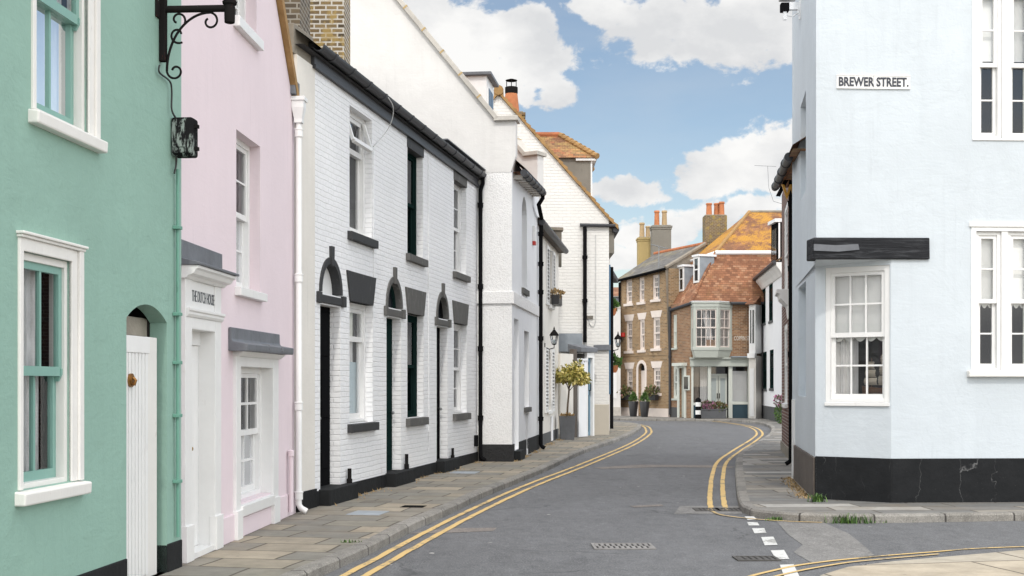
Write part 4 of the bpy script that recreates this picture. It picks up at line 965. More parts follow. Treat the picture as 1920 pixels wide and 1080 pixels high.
for i, (px, zt, r) in enumerate(((649, .42, .028), (757, .46, .028), (844, .40, .026))):
    u = Ft.U(px); t = thing('vent_pipe', ('short black pipe standing at the wall right of the nearest black door', 'short black pipe standing at the wall right of the middle door', 'short black pipe standing at the wall right of the farthest black door')[i], 'pipe', Ft.pt(u, 0, 0), 'black pipe stubs at the terrace foot')
    MB().tube([Ft.pt(u, .05, 0), Ft.pt(u, .05, zt)], r, 10).build('pipe', M['iron'], t, smooth=True)
    MB().lathe(Ft.pt(u, .05, zt * .55), [(r, -.05), (r * 1.4, -.04), (r * 1.4, .04), (r, .05)], 10).build('collar', M['iron'], t, smooth=True)
um = LT - .25; t = tag(MB().box(Ft, um - .09, um + .03, 0, .07, .33, .56).build('meter_box', M['black'], org=Ft.pt(um, 0, .3), bev=.008), 'small black meter box low on the wall by the black downpipe', 'meter box')

# chimney stacks on the terrace roof
def stack(name, label, c, w, d, z0, z1, mat, pots=(), oversail=True, ang=0.0, potmat='terracotta', parent_group=None, cap='cement'):
    t = thing(name, label, 'chimney', (c[0], c[1], z0), parent_group); F = Frame((c[0] - w / 2 * math.cos(ang), c[1] - d / 2 - w / 2 * math.sin(ang)), (c[0] + w / 2 * math.cos(ang), c[1] - d / 2 + w / 2 * math.sin(ang)))
    b = MB(); b.box(F, 0, w, -d, 0, z0, z1 - .2)
    if oversail: b.box(F, -.03, w + .03, -d - .03, .03, z1 - .2, z1 - .1); b.box(F, -.06, w + .06, -d - .06, .06, z1 - .1, z1)
    else: b.box(F, 0, w, -d, 0, z1 - .2, z1)
    b.build('stack', M[mat], t, bev=.01)
    MB().box(F, .02, w - .02, -d + .02, -.02, z1, z1 + .05).build('flaunching', M[cap], t, bev=.02)
    for (pu, pn, r, h, pm) in pots:
        p = F.pt(pu, -pn, z1 + .03); q = MB(); q.lathe(p, [(r * 1.1, 0), (r * 1.05, h * .1), (r * .9, h * .85), (r * 1.12, h * .87), (r * 1.12, h * .95), (r, h), (r * .75, h), (r * .7, h * .7)], 16); q.build('chimney_pot', M[pm], t, smooth=True)
    return t, F
stack('chimney_stack', 'yellow brick chimney stack with white mortar in front of the tall white gable', (-3.08, 21.3), .68, .8, 5.8, 9.2, 'ybrick', [(.2, .4, .14, .6, 'terracotta'), (.48, .4, .14, .6, 'terracotta')])
stack('chimney_stack', 'darker brown brick chimney stack at the top left of the terrace roof', (-3.15, 18.2), .42, .9, 5.8, 8.8, 'dbrick', [(.2, .4, .13, .6, 'terracotta')])

# ================================================================== TALL WHITE RENDERED HOUSE
Frg = Frame((-.72, 26.84), (0, 26.75)); Frs = Frame((0, 26.75), (.68, 32.2))
rh = thing('rendered_house', 'tall white house with rough pebbledash corner, black plinth and stepped gable parapet', 'house', (-.5, 28.5, 0))
LG = Frg.L
mb = MB(); wall(mb, Frg, -6.5, LG, .36, 6.05); mb.build('gable_wall', M['pebble'], rh, smooth=False)
YU = lambda Y: (Y - 26.75) * Frs.L / (32.2 - 26.75)
od = (YU(27.08), YU(27.92), .22, 3.02, .16); ow = (YU(28.95), YU(29.95), 1.10, 2.84, .16); oa = (YU(28.5), YU(29.5), 3.78, 5.86, .16, .35); ov = (YU(29.25), YU(29.75), .12, .95, .06)
mb = MB(); wall(mb, Frs, 0, Frs.L, 0, 6.35, [od, ow, oa, ov]); mb.build('street_wall', M['cool_white_r'], rh)
MB().box(Frs, od[0], od[1], -.2, -.15, .2, 3.0).build('blank_panel', M['cool_white_r'], rh)
window(rh, Frs, *ow[:4], dep=.14, fm='white', cols=2, rt=2, rb=2, sill=(.12, .06, .05), silm='charcoal2', glass='dglass', inside=False)
window(rh, Frs, oa[0], oa[1], oa[2], oa[3], dep=.14, fm='white', cols=2, rt=3, rb=3, sill=(.14, .06, .05), silm='charcoal2', glass='dglass', inside=False)
MB().box(Frs, ov[0], ov[1], -.1, -.055, .12, .95).build('meter_door', M['white'], rh, bev=.005)
sc = MB(); sc.box(Frg, -.02, LG + .045, -.02, .045, 3.30, 3.56); sc.box(Frs, 0.0, Frs.L - .3, -.02, .045, 3.30, 3.56); sc.build('string_course', M['pebble'], rh, bev=.012)
pl = MB(); pl.box(Frg, 0.02, LG + .02, -.1, .022, -.03, .36); pl.build('plinth', M['pebble_black'], rh, bev=.01)
pl = MB()
for a, b in ((0, od[0] - .02), (od[1] + .02, ov[0]), (ov[1], Frs.L)): pl.box(Frs, a, b, -.04, .02, -.03, .36)
pl.box(Frs, od[0] - .02, od[1] + .02, -.15, .14, -.02, .20); pl.build('street_plinth', M['blackpl'], rh, bev=.01)
# smooth gable with parapets front and back
def gablepoly(x0): return [(x0, 6.05), (x0 - .0, 6.05)]
def gable_wall(F, ur, z_step, ub, label, lo, coping_name='coping', s_=1.23):
    uap = ub - 3.6; zap = z_step + s_ * (ub - uap); ul = uap - (zap - 6) / s_
    poly = [(ul, lo), (ur - .10, lo), (ur, lo + .35), (ur, z_step), (ub, z_step), (uap, zap)]
    MB().prism(F, poly, -.28, .006).build('parapet_wall', M['white_r'], rh)
    # coping stones
    h = .10; L_ = math.hypot(ub - uap, zap - z_step); dx, dz = (uap - ub) / L_, (zap - z_step) / L_; nx, nz = -dz * -1, dx * -1
    nx, nz = dz, -dx
    k = 0; stp = .62; cp = MB(); jt = MB()
    while k * stp < L_:
        a, b = k * stp + .006, min(L_, (k + 1) * stp - .006)
        A = (ub + dx * a, z_step + dz * a); B = (ub + dx * b, z_step + dz * b)
        cp.prism(F, [A, (A[0] + nx * h, A[1] + nz * h), (B[0] + nx * h, B[1] + nz * h), B], -.36, .10)
        b2 = (k + 1) * stp; A = (ub + dx * (b2 - .018), z_step + dz * (b2 - .018)); B = (ub + dx * (b2 + .018), z_step + dz * (b2 + .018))
        jt.prism(F, [A, (A[0] + nx * h * 1.06, A[1] + nz * h * 1.06), (B[0] + nx * h * 1.06, B[1] + nz * h * 1.06), B], -.355, .104)
        k += 1
    cp.prism(F, [(ub - .05, z_step), (ur + .05, z_step), (ur + .05, z_step + h), (ub + .02, z_step + h)], -.36, .10)
    cp.build(coping_name, M['coping'], rh, bev=.01); jt.build('coping_joint', M['lichenjoint'], rh)
ux = lambda px: Frg.U(px)
gable_wall(Frg, ux(967), 7.12, ux(930), '', 6.05)
Frb = Frame((-.02, 32.6), (.66, 32.15))
gable_wall(Frb, Frb.U(1008), 7.38, Frb.U(985), '', 6.2, s_=1.05)
# roof between the parapets
rf = MB(); a = ux(960); s_ = 1.05
rf.prism(Frg, [(a, 6.3), (a - .02, 6.42), (ux(930) - 3.6, 6.42 + s_ * (a - ux(930) + 3.6)), (ux(930) - 7.2, 6.3)], -5.3, -.3); rf.build('roof', M['tile'], rh)
# dormer
c = Frg.pt(ux(915), -2.2, 0); Fd = Frame((c.x, c.y), (c.x + .12, c.y + 1.2)) 
Yd = 29.2; xf = (914 - 960) / FPX * Yd; Fd = Frame((xf - .02, Yd), (xf + .12, Yd + 1.1))
db = MB(); db.box(Fd, 0, 1.1, -1.6, 0, 6.8, 8.66); dorm = db.build('dormer', M['white'], rh)
MB().box(Fd, -.10, 1.2, -1.7, .12, 8.66, 8.74).build('dormer_roof', M['lead'], dorm, bev=.015)
db = MB(); db.box(Fd, .12, .98, .0, .02, 7.5, 8.5); db.build('dormer_frame', M['white'], dorm); db = MB(); db.box(Fd, .20, .53, .02, .028, 7.6, 8.42); db.box(Fd, .57, .90, .02, .028, 7.6, 8.42); db.build('dormer_pane', M['dglass'], dorm)
# gutter on rendered house, pixel-surveyed line
pA, pB = wp(Frs, 968, 309, .24), wp(Frs, 1019, 362, .24); pA = pA + (pB - pA) * ((26.86 - pA.y) / (pB.y - pA.y))
t = thing('rain_gutter', 'short black gutter with pale rafter ends on the pebbledash house', 'gutter', (pA + pB) / 2)
d_ = (pB - pA); MB().tube([pA + d_ * -.02, pB], .075, 12).build('trough', M['gutter'], t, smooth=True)
for k in range(6):
    p = pA + d_ * (k + .4) / 6; MB().tube([p - d_.normalized() * .03, p + d_.normalized() * .03], .09, 12).build('gutter_joint', M['gutter'], t, smooth=True)
so = MB()
for k in range(9):
    p = pA + d_ * (k + .5) / 9; so.box(Frame((p.x, p.y), (p.x + Frs.d.x, p.y + Frs.d.y)), -.05, .05, -.30, -.05, p.z - .10, p.z - .02)
so.build('rafter_end', M['cream_r'], t)
ed = MB(); ed.face([pA + Vector((.06, 0, .07)), pB + Vector((.06, 0, .07)), pB + Vector((-.7, 0, .75)), pA + Vector((-.7, 0, .75))]); ed.face([pA + Vector((.06, 0, .04)), pB + Vector((.06, 0, .04)), pB + Vector((-.3, 0, .02)), pA + Vector((-.3, 0, .02))]); ed.build('roof_edge', M['tile_d'], t)
ud = Frs.U(1008); pt_ = Frs.pt(ud, .08, Frs.Z(1008, 440))
drainpipe('black downpipe with crooked swan neck at the far corner of the pebbledash house', pt_, Frs.pt(ud, .08, 0), .05, 'black', Frs, None, (.75, 2.75, 3.9, 4.6, 5.35), swan=[pB + Vector((-.02, -.1, -.02)), pB + Vector((-.02, -.1, -.14)), pB + Vector((-.12, -.15, -.3)), Frs.pt(ud, .1, Frs.Z(1008, 410))])
ua_ = Frs.U(999); t = thing('alarm_box', 'small red and white alarm box high on the white street wall', 'alarm', Frs.pt(ua_, 0, 5.1)); MB().box(Frs, ua_ - .1, ua_ + .1, 0, .07, 5.05, 5.42).build('case', M['white'], t, bev=.01); MB().box(Frs, ua_ - .1, ua_ + .1, .0, .075, 4.96, 5.05).build('cover', M['red'], t, bev=.01)

# ================================================================== CREAM SHUTTERED HOUSE
Fk = Frame((.69, 33.1), (1.40, 38.55)); kh = thing('shuttered_house', 'narrow cream house with white louvred shutters and grey plinth', 'house', (1.0, 36, 0))
KU = lambda px: Fk.U(px)
kg = (Fk.U(1030.5), Fk.U(1037), .95, 2.66); ku = (Fk.U(1033), Fk.U(1041), 3.85, 5.35)
kg = (2.2, 3.1, .90, 2.62); ku = (2.5, 3.4, 3.85, 5.4)
mb = MB(); wall(mb, Fk, 0, Fk.L, 0, 5.95, [(*kg, .12, .3), (*ku, .12)]); shell(mb, Fk, 0, Fk.L, 0, 5.9, 5); mb.build('wall', M['cream_r'], kh)
MB().box(Fk, 0, Fk.L, -.02, .018, -.03, .30).build('plinth', M['greypl'], kh, bev=.01)
window(kh, Fk, *kg, dep=.10, fm='white', cols=2, rt=2, rb=2, sill=(.1, .06, .1), glass='dglass', inside=False)
window(kh, Fk, *ku, dep=.10, fm='white', cols=2, rt=2, rb=2, sill=(.12, .10, .1), glass='dglass', inside=False)
def shutter(H, F, a, b, z0, z1):
    mb = MB(); mb.box(F, a, a + .06, .0, .05, z0, z1); mb.box(F, b - .06, b, .0, .05, z0, z1); mb.box(F, a + .06, b - .06, .0, .05, z0, z0 + .09); mb.box(F, a + .06, b - .06, .0, .05, z1 - .09, z1)
    k = int((z1 - z0 - .2) / .095)
    for i in range(k):
        z = z0 + .1 + (z1 - z0 - .2) * i / k; mb.profile(F, [(.005, z + .06), (.012, z + .062), (.05, z + .012), (.043, z + .01)], a + .06, b - .06)
    s = mb.build('shutter', M['white'], H); MB().box(F, a + .05, b - .05, .001, .004, z0 + .05, z1 - .05).build('shutter_backing', M['dark'], s); return s
for a, b, z0, z1 in ((kg[0] - .78, kg[0] - .06, .85, 2.62), (kg[1] + .06, kg[1] + .72, .85, 2.62), (ku[0] - .72, ku[0] - .05, 3.80, 5.42), (ku[1] + .05, ku[1] + .65, 3.80, 5.42)): shutter(kh, Fk, a, b, z0, z1)
t = thing('window_box', 'black slatted window box under the upper shuttered window', 'window box', Fk.pt(2.9, 0, 3.85)); mb = MB()
for i in range(9): mb.box(Fk, 2.45 + i * .11, 2.52 + i * .11, .28, .30, 3.86, 4.14)
mb.box(Fk, 2.42, 3.45, .09, .28, 3.84, 4.10); mb.build('trough', M['plantblack'], t); mb = MB(); leaves(mb, Fk.pt(2.95, .2, 4.16), .2, .5, .09, 120, .09, RND, 0); mb.build('plant', M['straw'], t)
pA, pB = wp(Fk, 1016, 416, .22), wp(Fk, 1061, 471, .22)
t = thing('rain_gutter', 'grey gutter along the eaves of the narrow cream house', 'gutter', (pA + pB) / 2); MB().tube([pA, pB], .085, 12).build('trough', M['gutter'], t, smooth=True)
rf = MB(); rf.face([pA + Vector((0, 0, .06)), pB + Vector((0, 0, .06)), pB + Vector((-3, .3, 2.2)), pA + Vector((-3, .3, 2.2))]); rf.build('roof', M['tile_d'], kh)
eb = MB(); eb.face([pA + Vector((0, 0, -.06)), pB + Vector((0, 0, -.06)), pB + Vector((-.35, 0, -.06)), pA + Vector((-.35, 0, -.06))]); eb.build('eaves_board', M['timber'], kh)
# parapet with ivy between cream house and brick gable
c = wp(Fk, 1047, 440, 0); t = thing('parapet_stub', 'mossy cement parapet stub with ivy above the cream house eaves', 'parapet', (c.x, c.y, c.z - .5))
Fq = Frame((c.x - .65, c.y + .5), (c.x + .12, c.y + .5)); z0 = c.z
MB().prism(Fq, [(-.6, z0 - .6), (.77, z0 - .9), (.77, z0 + .18), (.15, z0 + .20), (-.05, z0 + .38), (-.6, z0 + .9)], -.3, 0).build('stub_wall', M['cement_d'], t, wobble=.04)
MB().prism(Fq, [(-.6, z0 + .90), (-.05, z0 + .38), (.15, z0 + .2), (.82, z0 + .18), (.82, z0 + .27), (.18, z0 + .3), (0, z0 + .46), (-.6, z0 + 1.0)], -.35, .05).build('coping', M['cement'], t, wobble=.04)
mb = MB(); leaves(mb, Fq.pt(.30, .08, z0 - .0), .2, .06, .2, 110, .10, RND, 0); mb.build('ivy', M['leafg'], t)
# lantern
def lantern(label, F, u, z, s=1.0, out=.30, group='wall lanterns'):
    t = thing('wall_lantern', label, 'lantern', F.pt(u, 0, z), group); p = F.pt(u, out, z)
    a = MB(); a.box(F, u - .03 * s, u + .03 * s, 0, .02, z - .20 * s, z + .03 * s); a.tube([F.pt(u, .01, z - .1 * s), F.pt(u, out * .5, z - .16 * s), F.pt(u, out, z - .12 * s), F.pt(u, out, z - .02 * s)], .016 * s, 8); a.build('arm', M['iron'], t, smooth=True)
    g = MB(); g.lathe(p, [(.065 * s, .0), (.12 * s, .26 * s)], 6); g.build('glazing', M['glass_w'], t)
    f = MB(); f.lathe(p, [(.03 * s, -.03 * s), (.075 * s, -.01 * s), (.075 * s, .01 * s), (.02 * s, .012 * s)], 6); f.lathe(p, [(.135 * s, .255 * s), (.15 * s, .27 * s), (.09 * s, .36 * s), (.05 * s, .40 * s), (.05 * s, .42 * s), (.02 * s, .44 * s), (.025 * s, .47 * s), (.006 * s, .54 * s)], 6)
    for k in range(6):
        a_ = 2 * math.pi * k / 6; f.tube([p + Vector((.066 * s * math.cos(a_), .066 * s * math.sin(a_), 0)), p + Vector((.122 * s * math.cos(a_), .122 * s * math.sin(a_), .26 * s))], .009 * s, 5)
    f.build('lantern_frame', M['iron'], t); b = MB(); b.lathe(p, [(.025 * s, .02 * s), (.03 * s, .10 * s), (.01 * s, .14 * s)], 8); b.build('bulb', M['frost'], t, smooth=True); return t
lantern('black coach lantern on the cream wall above the ground floor shutters', Fk, Fk.U(1021), Fk.Z(1021, 645), .88, .26)
u = Fk.U(1033); t = thing('meter_pipe', 'pale grey pipe cover low on the cream wall under the shutters', 'pipe', Fk.pt(u, 0, 0)); MB().box(Fk, u - .16, u + .16, 0, .05, .02, .72).build('cover', M['cool_white_r'], t, bev=.015)

# ================================================================== BIG WHITE BRICK GABLE
Fw = Frame((-4.1, 41.2), (3.12, 41.2)); wh = thing('gabled_house', 'large white painted brick gable house with orange tiled verge and dormer', 'house', (-.4, 46, 0))
ap = (Fw.U(935), 10.95); er = (Fw.L + .10, 6.80); pit = (ap[1] - er[1]) / (er[0] - ap[0]); el = (2 * ap[0] - er[0], er[1])
mb = MB(); wall(mb, Fw, el[0] + .1, Fw.L, .0, 11)
cl = [(Fw.pt(er[0], 0, er[1]), Vector((pit, 0, 1)).normalized()), (Fw.pt(el[0], 0, el[1]), Vector((-pit, 0, 1)).normalized())]
mb.build('gable_wall', M['pbrick_w'], wh, clips=cl)
Fws = Frame((3.12, 41.2), (3.95, 51.5)); mb = MB(); wall(mb, Fws, 0, Fws.L, 0, 6.75); mb.build('street_wall', M['cream_r'], wh)
MB().box(Fw, Fw.U(1111), Fw.L + .02, -.1, .025, -.03, .98).build('plinth', M['cement'], wh, bev=.01) if False else MB().box(Fw, Fw.U(1108), Fw.L + .012, -.1, .02, -.03, .98).build('plinth', render_mat('beige_render', (.52, .475, .40), .08, .2, .15), wh, bev=.01)
rf = MB(); x = lambda u, n, z: Fw.pt(u, n, z)
for (a, sg) in ((er, 1), (el, -1)):
    p0, p1, p2, p3 = x(a[0] + .22 * sg, .02, a[1] - .22 * pit + .12), x(a[0] + .22 * sg, -10, a[1] - .22 * pit + .12), x(ap[0], -10, ap[1] + .12), x(ap[0], .02, ap[1] + .12); l = (p2 - p1).length
    rf.face([p0, p1, p2, p3], [(0, 0), (10, 0), (10, l), (0, l)])
rf.build('roof', M['tile_d'], wh)
vb = MB()
for (a, sg) in ((er, 1), (el, -1)):
    l = math.hypot(ap[0] - a[0], ap[1] - a[1]); n_ = int(l / .21)
    for k in range(n_):
        t0, t1 = k / n_, (k + 1.25) / n_; j = RND.uniform(-.012, .012)
        A = (a[0] + .2 * sg + (ap[0] - a[0] - .2 * sg) * t0, a[1] - .2 * pit + (ap[1] - a[1] + .2 * pit) * t0); B = (a[0] + .2 * sg + (ap[0] - a[0] - .2 * sg) * min(1, t1), a[1] - .2 * pit + (ap[1] - a[1] + .2 * pit) * min(1, t1))
        vb.prism(Fw, [(A[0], A[1] + .02 + j), (B[0], B[1] + .0), (B[0], B[1] + .09), (A[0], A[1] + .17 + j)], -.25, .10 + j)
vb.build('verge_tile', M['verge'], wh)
rb = MB(); rb.tube([x(ap[0], .14, ap[1] + .12), x(ap[0], -10, ap[1] + .12)], .16, 10); rb.build('ridge_tile', M['verge'], wh)
# chimney behind apex
ct, cF = stack('chimney_stack', 'squat lichened brick chimney with a tall orange pot behind the white gable apex', (.02, 43.3), .75, .7, 9.4, 10.75, 'lbrick', [])
p = Vector((-.02, 43.1, 10.78)); MB().lathe(p, [(.27, 0), (.25, .2), (.20, .66), (.20, .70)], 20).build('chimney_pot', M['terracotta'], ct, smooth=True)
MB().lathe(p, [(.205, .62), (.215, .66), (.215, .84), (.19, .85)], 20).build('pot_collar', M['iron'], ct, smooth=True)
cw = MB(); cw.lathe(p + Vector((0, 0, 1.06)), [(.19, 0), (.20, .02), (.08, .06), (.01, .07)], 16)
for k in range(4): a = k * 1.57; cw.tube([p + Vector((.16 * math.cos(a), .16 * math.sin(a), .82)), p + Vector((.16 * math.cos(a), .16 * math.sin(a), 1.06))], .014, 6)
cw.build('pot_cowl', M['iron'], ct)
# hipped dormer on the street slope
Xf = 2.62; Y0, Y1 = 42.6, 45.0; zE = 9.20; zR = 10.14; Ym = (Y0 + Y1) / 2
dm = MB(); dm.box(WF, .2, Xf, -Y1, -Y0, 7.4, zE); dorm = dm.build('dormer', M['gcement'], wh)
ov = .12; e = [(0, Y0 - ov, zE - .05), (Xf + .22, Y0 - ov, zE - .05), (Xf + .22, Y1 + ov, zE - .05), (0, Y1 + ov, zE - .05)]; r0, r1 = (-1.2, Ym, zR), (Xf - 1.0, Ym, zR)
dr = MB(); sl = math.hypot(Ym - Y0 + ov, zR - zE)
dr.face([(-1.2, e[0][1], e[0][2]), e[1], r1, r0], [(-1.2, 0), (e[1][0], 0), (r1[0], sl), (-1.2, sl)]); dr.face([e[1], e[2], r1]); dr.face([e[2], (-1.2, e[3][1], e[3][2]), r0, r1])
dr.build('dormer_roof', M['tile_d'], dorm)
hp = MB()
for A, B in ((e[1], r1), (e[2], r1)):
    A, B = Vector(A), Vector(B); K = 9
    for k in range(K): q0 = A + (B - A) * (k / K); q1 = A + (B - A) * ((k + 1.2) / K); hp.tube([q0 + Vector((0, 0, .05)), q1 + Vector((0, 0, .0))], .10, 8)
hp.build('hip_tile', M['verge'], dorm)
MB().tube([(-1.2, Ym, zR + .02), (Xf - 1.0, Ym, zR + .02)], .10, 8).build('dormer_ridge', M['ridge_t'], dorm)
dm = MB(); dm.box(WF, Xf, Xf + .05, -Y1, -Y0, 7.5, zE); dm.box(WF, Xf - .5, Xf + .18, -Y1 - .08, -Y0 + .08, zE - .14, zE - .052); dm.build('dormer_frame', M['white'], dorm); MB().box(WF, Xf + .05, Xf + .055, -Y1 + .25, -Y0 - .25, 7.7, 9.0).build('dormer_pane', M['dglass'], dorm)
dm = MB(); dm.box(WF, 1.6, 2.92, -48.2, -46.6, 7.2, 8.25); d2 = dm.build('dormer', M['cool_white_r'], wh); MB().box(WF, 1.5, 3.06, -48.3, -46.5, 8.25, 8.34).build('dormer_roof', M['lead'], d2)
# gutters, soffit
t = thing('rain_gutter', 'black gutter along the street eaves of the white gable house', 'gutter', (3.35, 42, 6.6)); gx = 3.34
mb = MB(); mb.tube([(gx, 41.15, 6.60), (gx + .05, 44.5, 6.60)], .095, 12); mb.build('trough', M['gutter'], t, smooth=True)
for k in range(7): MB().tube([(gx + .007 * k, 41.2 + k * .5, 6.60), (gx + .007 * k, 41.32 + k * .5, 6.60)], .115, 12).build('gutter_joint', M['gutter'], t, smooth=True)
MB().box(WF, 3.0, 3.3, -44.5, -41.3, 5.85, 6.66).build('soffit_box', M['gcement'], wh, bev=.02)
MB().box(Frame((3.15, 44.6), (4.0, 51)), 0, 5, .05, .30, 5.55, 5.72).build('lower_eaves', M['darkslate'], wh)
t = thing('rain_gutter', 'thin black gutter laid level across the white brick gable', 'gutter', (2.7, 41.1, 6.7)); MB().tube([x(Fw.U(1087), .09, 6.74), x(Fw.L + .2, .09, 6.72)], .055, 10).build('trough', M['gutter'], t, smooth=True)
ud = Fw.U(1096.5); drainpipe('black downpipe on the face of the white brick gable', x(ud, .07, 6.68), x(ud, .07, 2.85), .062, 'black', Fw, None, (4.3, 5.7), shoe=False)
ud = 1.5; drainpipe('dark downpipe far along the street side of the white gable house', Fws.pt(2.2, .08, 5.6), Fws.pt(2.2, .08, 0), .06, 'black', Fws, None, (2.5,), shoe=False)
MB().box(Fws, .25, .55, 0, .05, 1.3, 5.5).build('corner_board', M['bluetrim'], wh)
cable('cable', 'thin pale cable drooping on the white brick gable below a vent', [wp(Fw, 1104, 596, .03), wp(Fw, 1106, 608, .03), wp(Fw, 1113, 612, .03), wp(Fw, 1117, 600, .03), wp(Fw, 1117, 590, .03), wp(Fw, 1117, 440, .03)], .012, 'cablewhite')
u, z = Fw.uz(1105, 595); tag(MB().box(Fw, u - .12, u + .12, 0, .05, z - .05, z + .05).build('air_vent', M['cement_d'], org=Fw.pt(u, 0, z)), 'small dull air vent on the white brick gable', 'vent')
# lean-to with porch between cream house and gable
Fl = Frame((1.45, 38.35), (2.62, 40.45)); lt = thing('garden_porch', 'lean-to entry with blue glazed door and white boards beside the brick gable', 'porch', (2.0, 39.5, 0))
u_ = lambda px: Fl.U(px)
a = MB(); a.box(Fl, 0, u_(1075), -.2, 0, 0, 2.55); a.build('wall', M['cream_r'], lt)
a = MB(); a.box(Fl, u_(1075.5), u_(1081), -.14, .02, 0, 2.7); a.build('post', M['timber'], lt, bev=.01)
a = MB(); a.box(Fl, u_(1081), u_(1084), -.12, -.02, 0, 2.3); a.build('gap_board', M['dark'], lt)
a = MB(); a.box(Fl, u_(1084), u_(1099), -.10, .03, 0, 2.35); a.box(Fl, u_(1083), u_(1099.5), -.10, .05, 2.35, 2.42); a.build('board_panel', M['cool_white_r'], lt, bev=.01)
a = MB(); a.box(Fl, u_(1099.5), u_(1101), -.12, .03, 0, 2.6); a.box(Fl, u_(1110), u_(1113), -.12, .03, 0, 2.6); a.box(Fl, u_(1101), u_(1110), -.12, .03, 2.45, 2.6); a.build('door_frame', M['white'], lt, bev=.005)
a = MB(); d0_, d1_ = u_(1101), u_(1110); a.box(Fl, d0_, d1_, -.12, -.06, .02, .14); a.box(Fl, d0_, d1_, -.12, -.06, 1.28, 1.42); a.box(Fl, d0_, d1_, -.12, -.06, 2.33, 2.45); a.box(Fl, d0_, d0_ + .08, -.12, -.06, .14, 2.33); a.box(Fl, d1_ - .08, d1_, -.12, -.06, .14, 2.33); dr_ = a.build('door', M['bluedoor'], lt)
a = MB(); a.box(Fl, d0_ + .08, d1_ - .08, -.10, -.08, .14, 1.28); a.box(Fl, d0_ + .08, d1_ - .08, -.10, -.08, 1.42, 2.33); a.build('pane', plain_mat('blue_grey_glazing', (.10, .17, .21), .12), dr_)
hd = MB(); p = Fl.pt(d0_ + .2, -.03, 1.55); hd.tube([p + Vector((0, 0, -.12)), p + Fl.nv * .06 + Vector((0, 0, -.12)), p + Fl.nv * .06 + Vector((0, 0, .12)), p + Vector((0, 0, .12))], .018, 8); hd.build('handle', M['iron'], dr_)
a = MB(); a.profile(Fl, [(.07, 2.62), (.08, 2.76), (-.4, 2.88), (-.4, 2.62)], u_(1086), u_(1116)); a.build('lead_roof', M['lead'], lt, bev=.01, wobble=.02)
a = MB(); a.box(Fw, Fw.U(1113), Fw.L + .05, .021, .10, 2.72, 2.90); a.build('lead_apron', M['lead'], lt, bev=.01, wobble=.02)
Fm = Frame((1.62, 39.9), (2.32, 40.6)); a = MB(); a.box(WF, 1.50, 2.235, -41.1, -40.6, 2.66, 3.24); a.build('lean_to_roof', M['lead_l'], lt)
a = MB(); a.box(WF, 1.5, 2.25, -41.1, -39.7, 2.3, 2.58); a.build('lean_to_wall', M['dark'], lt)
# potted tree
def planter_tree():
    c = Vector((1.62, 37.62, 0)); t = thing('potted_tree', 'clipped variegated standard tree in a tall square grey planter', 'potted tree', c)
    mb = MB(); b, tt, h = .20, .235, .70
    lo = [(-b, -b), (b, -b), (b, b), (-b, b)]; hi = [(-tt, -tt), (tt, -tt), (tt, tt), (-tt, tt)]; ih = [(-tt + .03, -tt + .03), (tt - .03, -tt + .03), (tt - .03, tt - .03), (-tt + .03, tt - .03)]
    V = lambda q, z: c + Vector((q[0], q[1], z))
    for i in range(4):
        j = (i + 1) % 4; mb.face([V(lo[i], 0), V(lo[j], 0), V(hi[j], h), V(hi[i], h)]); mb.face([V(hi[i], h), V(hi[j], h), V(ih[j], h), V(ih[i], h)]); mb.face([V(ih[i], h), V(ih[j], h), V(ih[j], h - .1), V(ih[i], h - .1)])
    mb.build('planter', M['planter'], t, bev=.006); MB().face([V(q, h - .04) for q in ih]).build('soil', M['soil'], t)
    sb = MB(); leaves(sb, c + Vector((0, 0, h - .01)), .19, .19, .05, 160, .07, RND, 0); sb.build('mulch', M['straw'], t)
    tr = MB(); tr.tube([c + Vector((.0, 0, h - .05)), c + Vector((.02, 0, 1.05)), c + Vector((.05, 0, 1.35)), c + Vector((.06, 0, 1.58))], .03, 9, rs=[.032, .028, .026, .022])
    for k in range(9):
        a = k * 2.4; r = RND.uniform(.2, .42); tr.tube([c + Vector((.055, 0, 1.42 + .02 * k)), c + Vector((.05 + r * .5 * math.cos(a), r * .5 * math.sin(a), 1.66 + .02 * k)), c + Vector((.1 + r * math.cos(a), r * math.sin(a), 1.8 + RND.uniform(0, .2)))], .012, 6, rs=[.014, .009, .005])
    tr.build('trunk', M['bark'], t, smooth=True); cr = MB(); cc = c + Vector((.14, 0, 1.93))
    for k in range(40):
        a = RND.uniform(0, 6.28); rr = RND.uniform(.15, 1) ** .6 * .46; q = cc + Vector((rr * math.cos(a), rr * math.sin(a) * .9, .26 * (1 - (rr / .46) ** 2) * RND.uniform(-.5, 1) - .16 * (rr / .46) ** 2 + RND.gauss(0, .06)))
        leaves(cr, q, .13, .13, .10, 44, .105, RND, 0, up=-.2)
    cr.build('crown', M['leafy'], t)
planter_tree()
def hanging(px, py, Y, label, sz, hgt):
    c = Vector(((px - 960) / FPX * Y, Y, EYE - (py - HZ) / FPX * Y)); t = thing('hanging_basket', label, 'hanging basket', c, 'hanging baskets on the far corner')
    MB().lathe(c, [(.06, -.26), (.12, -.16), (.15, 0), (.13, 0)], 12).build('basket', M['terracotta'], t, smooth=True); mb = MB(); leaves(mb, c + Vector((0, 0, .10)), sz, sz, hgt, 130, .15, RND, 0, up=1.0); mb.build('plant', M['leafg'], t)
    b = MB(); b.tube([c + Vector((0, 0, .05)), c + Vector((0, 0, .5)), c + Vector((-.35, 0, .52))], .012, 6); b.build('bracket', M['iron'], t)
hanging(1149, 578, 45, 'upper hanging basket with a small plant at the far end of the white gable', .16, .10); hanging(1152, 685, 45.5, 'lower hanging basket with leafy green plant beside the far lantern', .24, .2)
lantern('dark wall lantern at the far corner above the lower hanging basket', Fws, 3.3, 2.95, .95, .3)

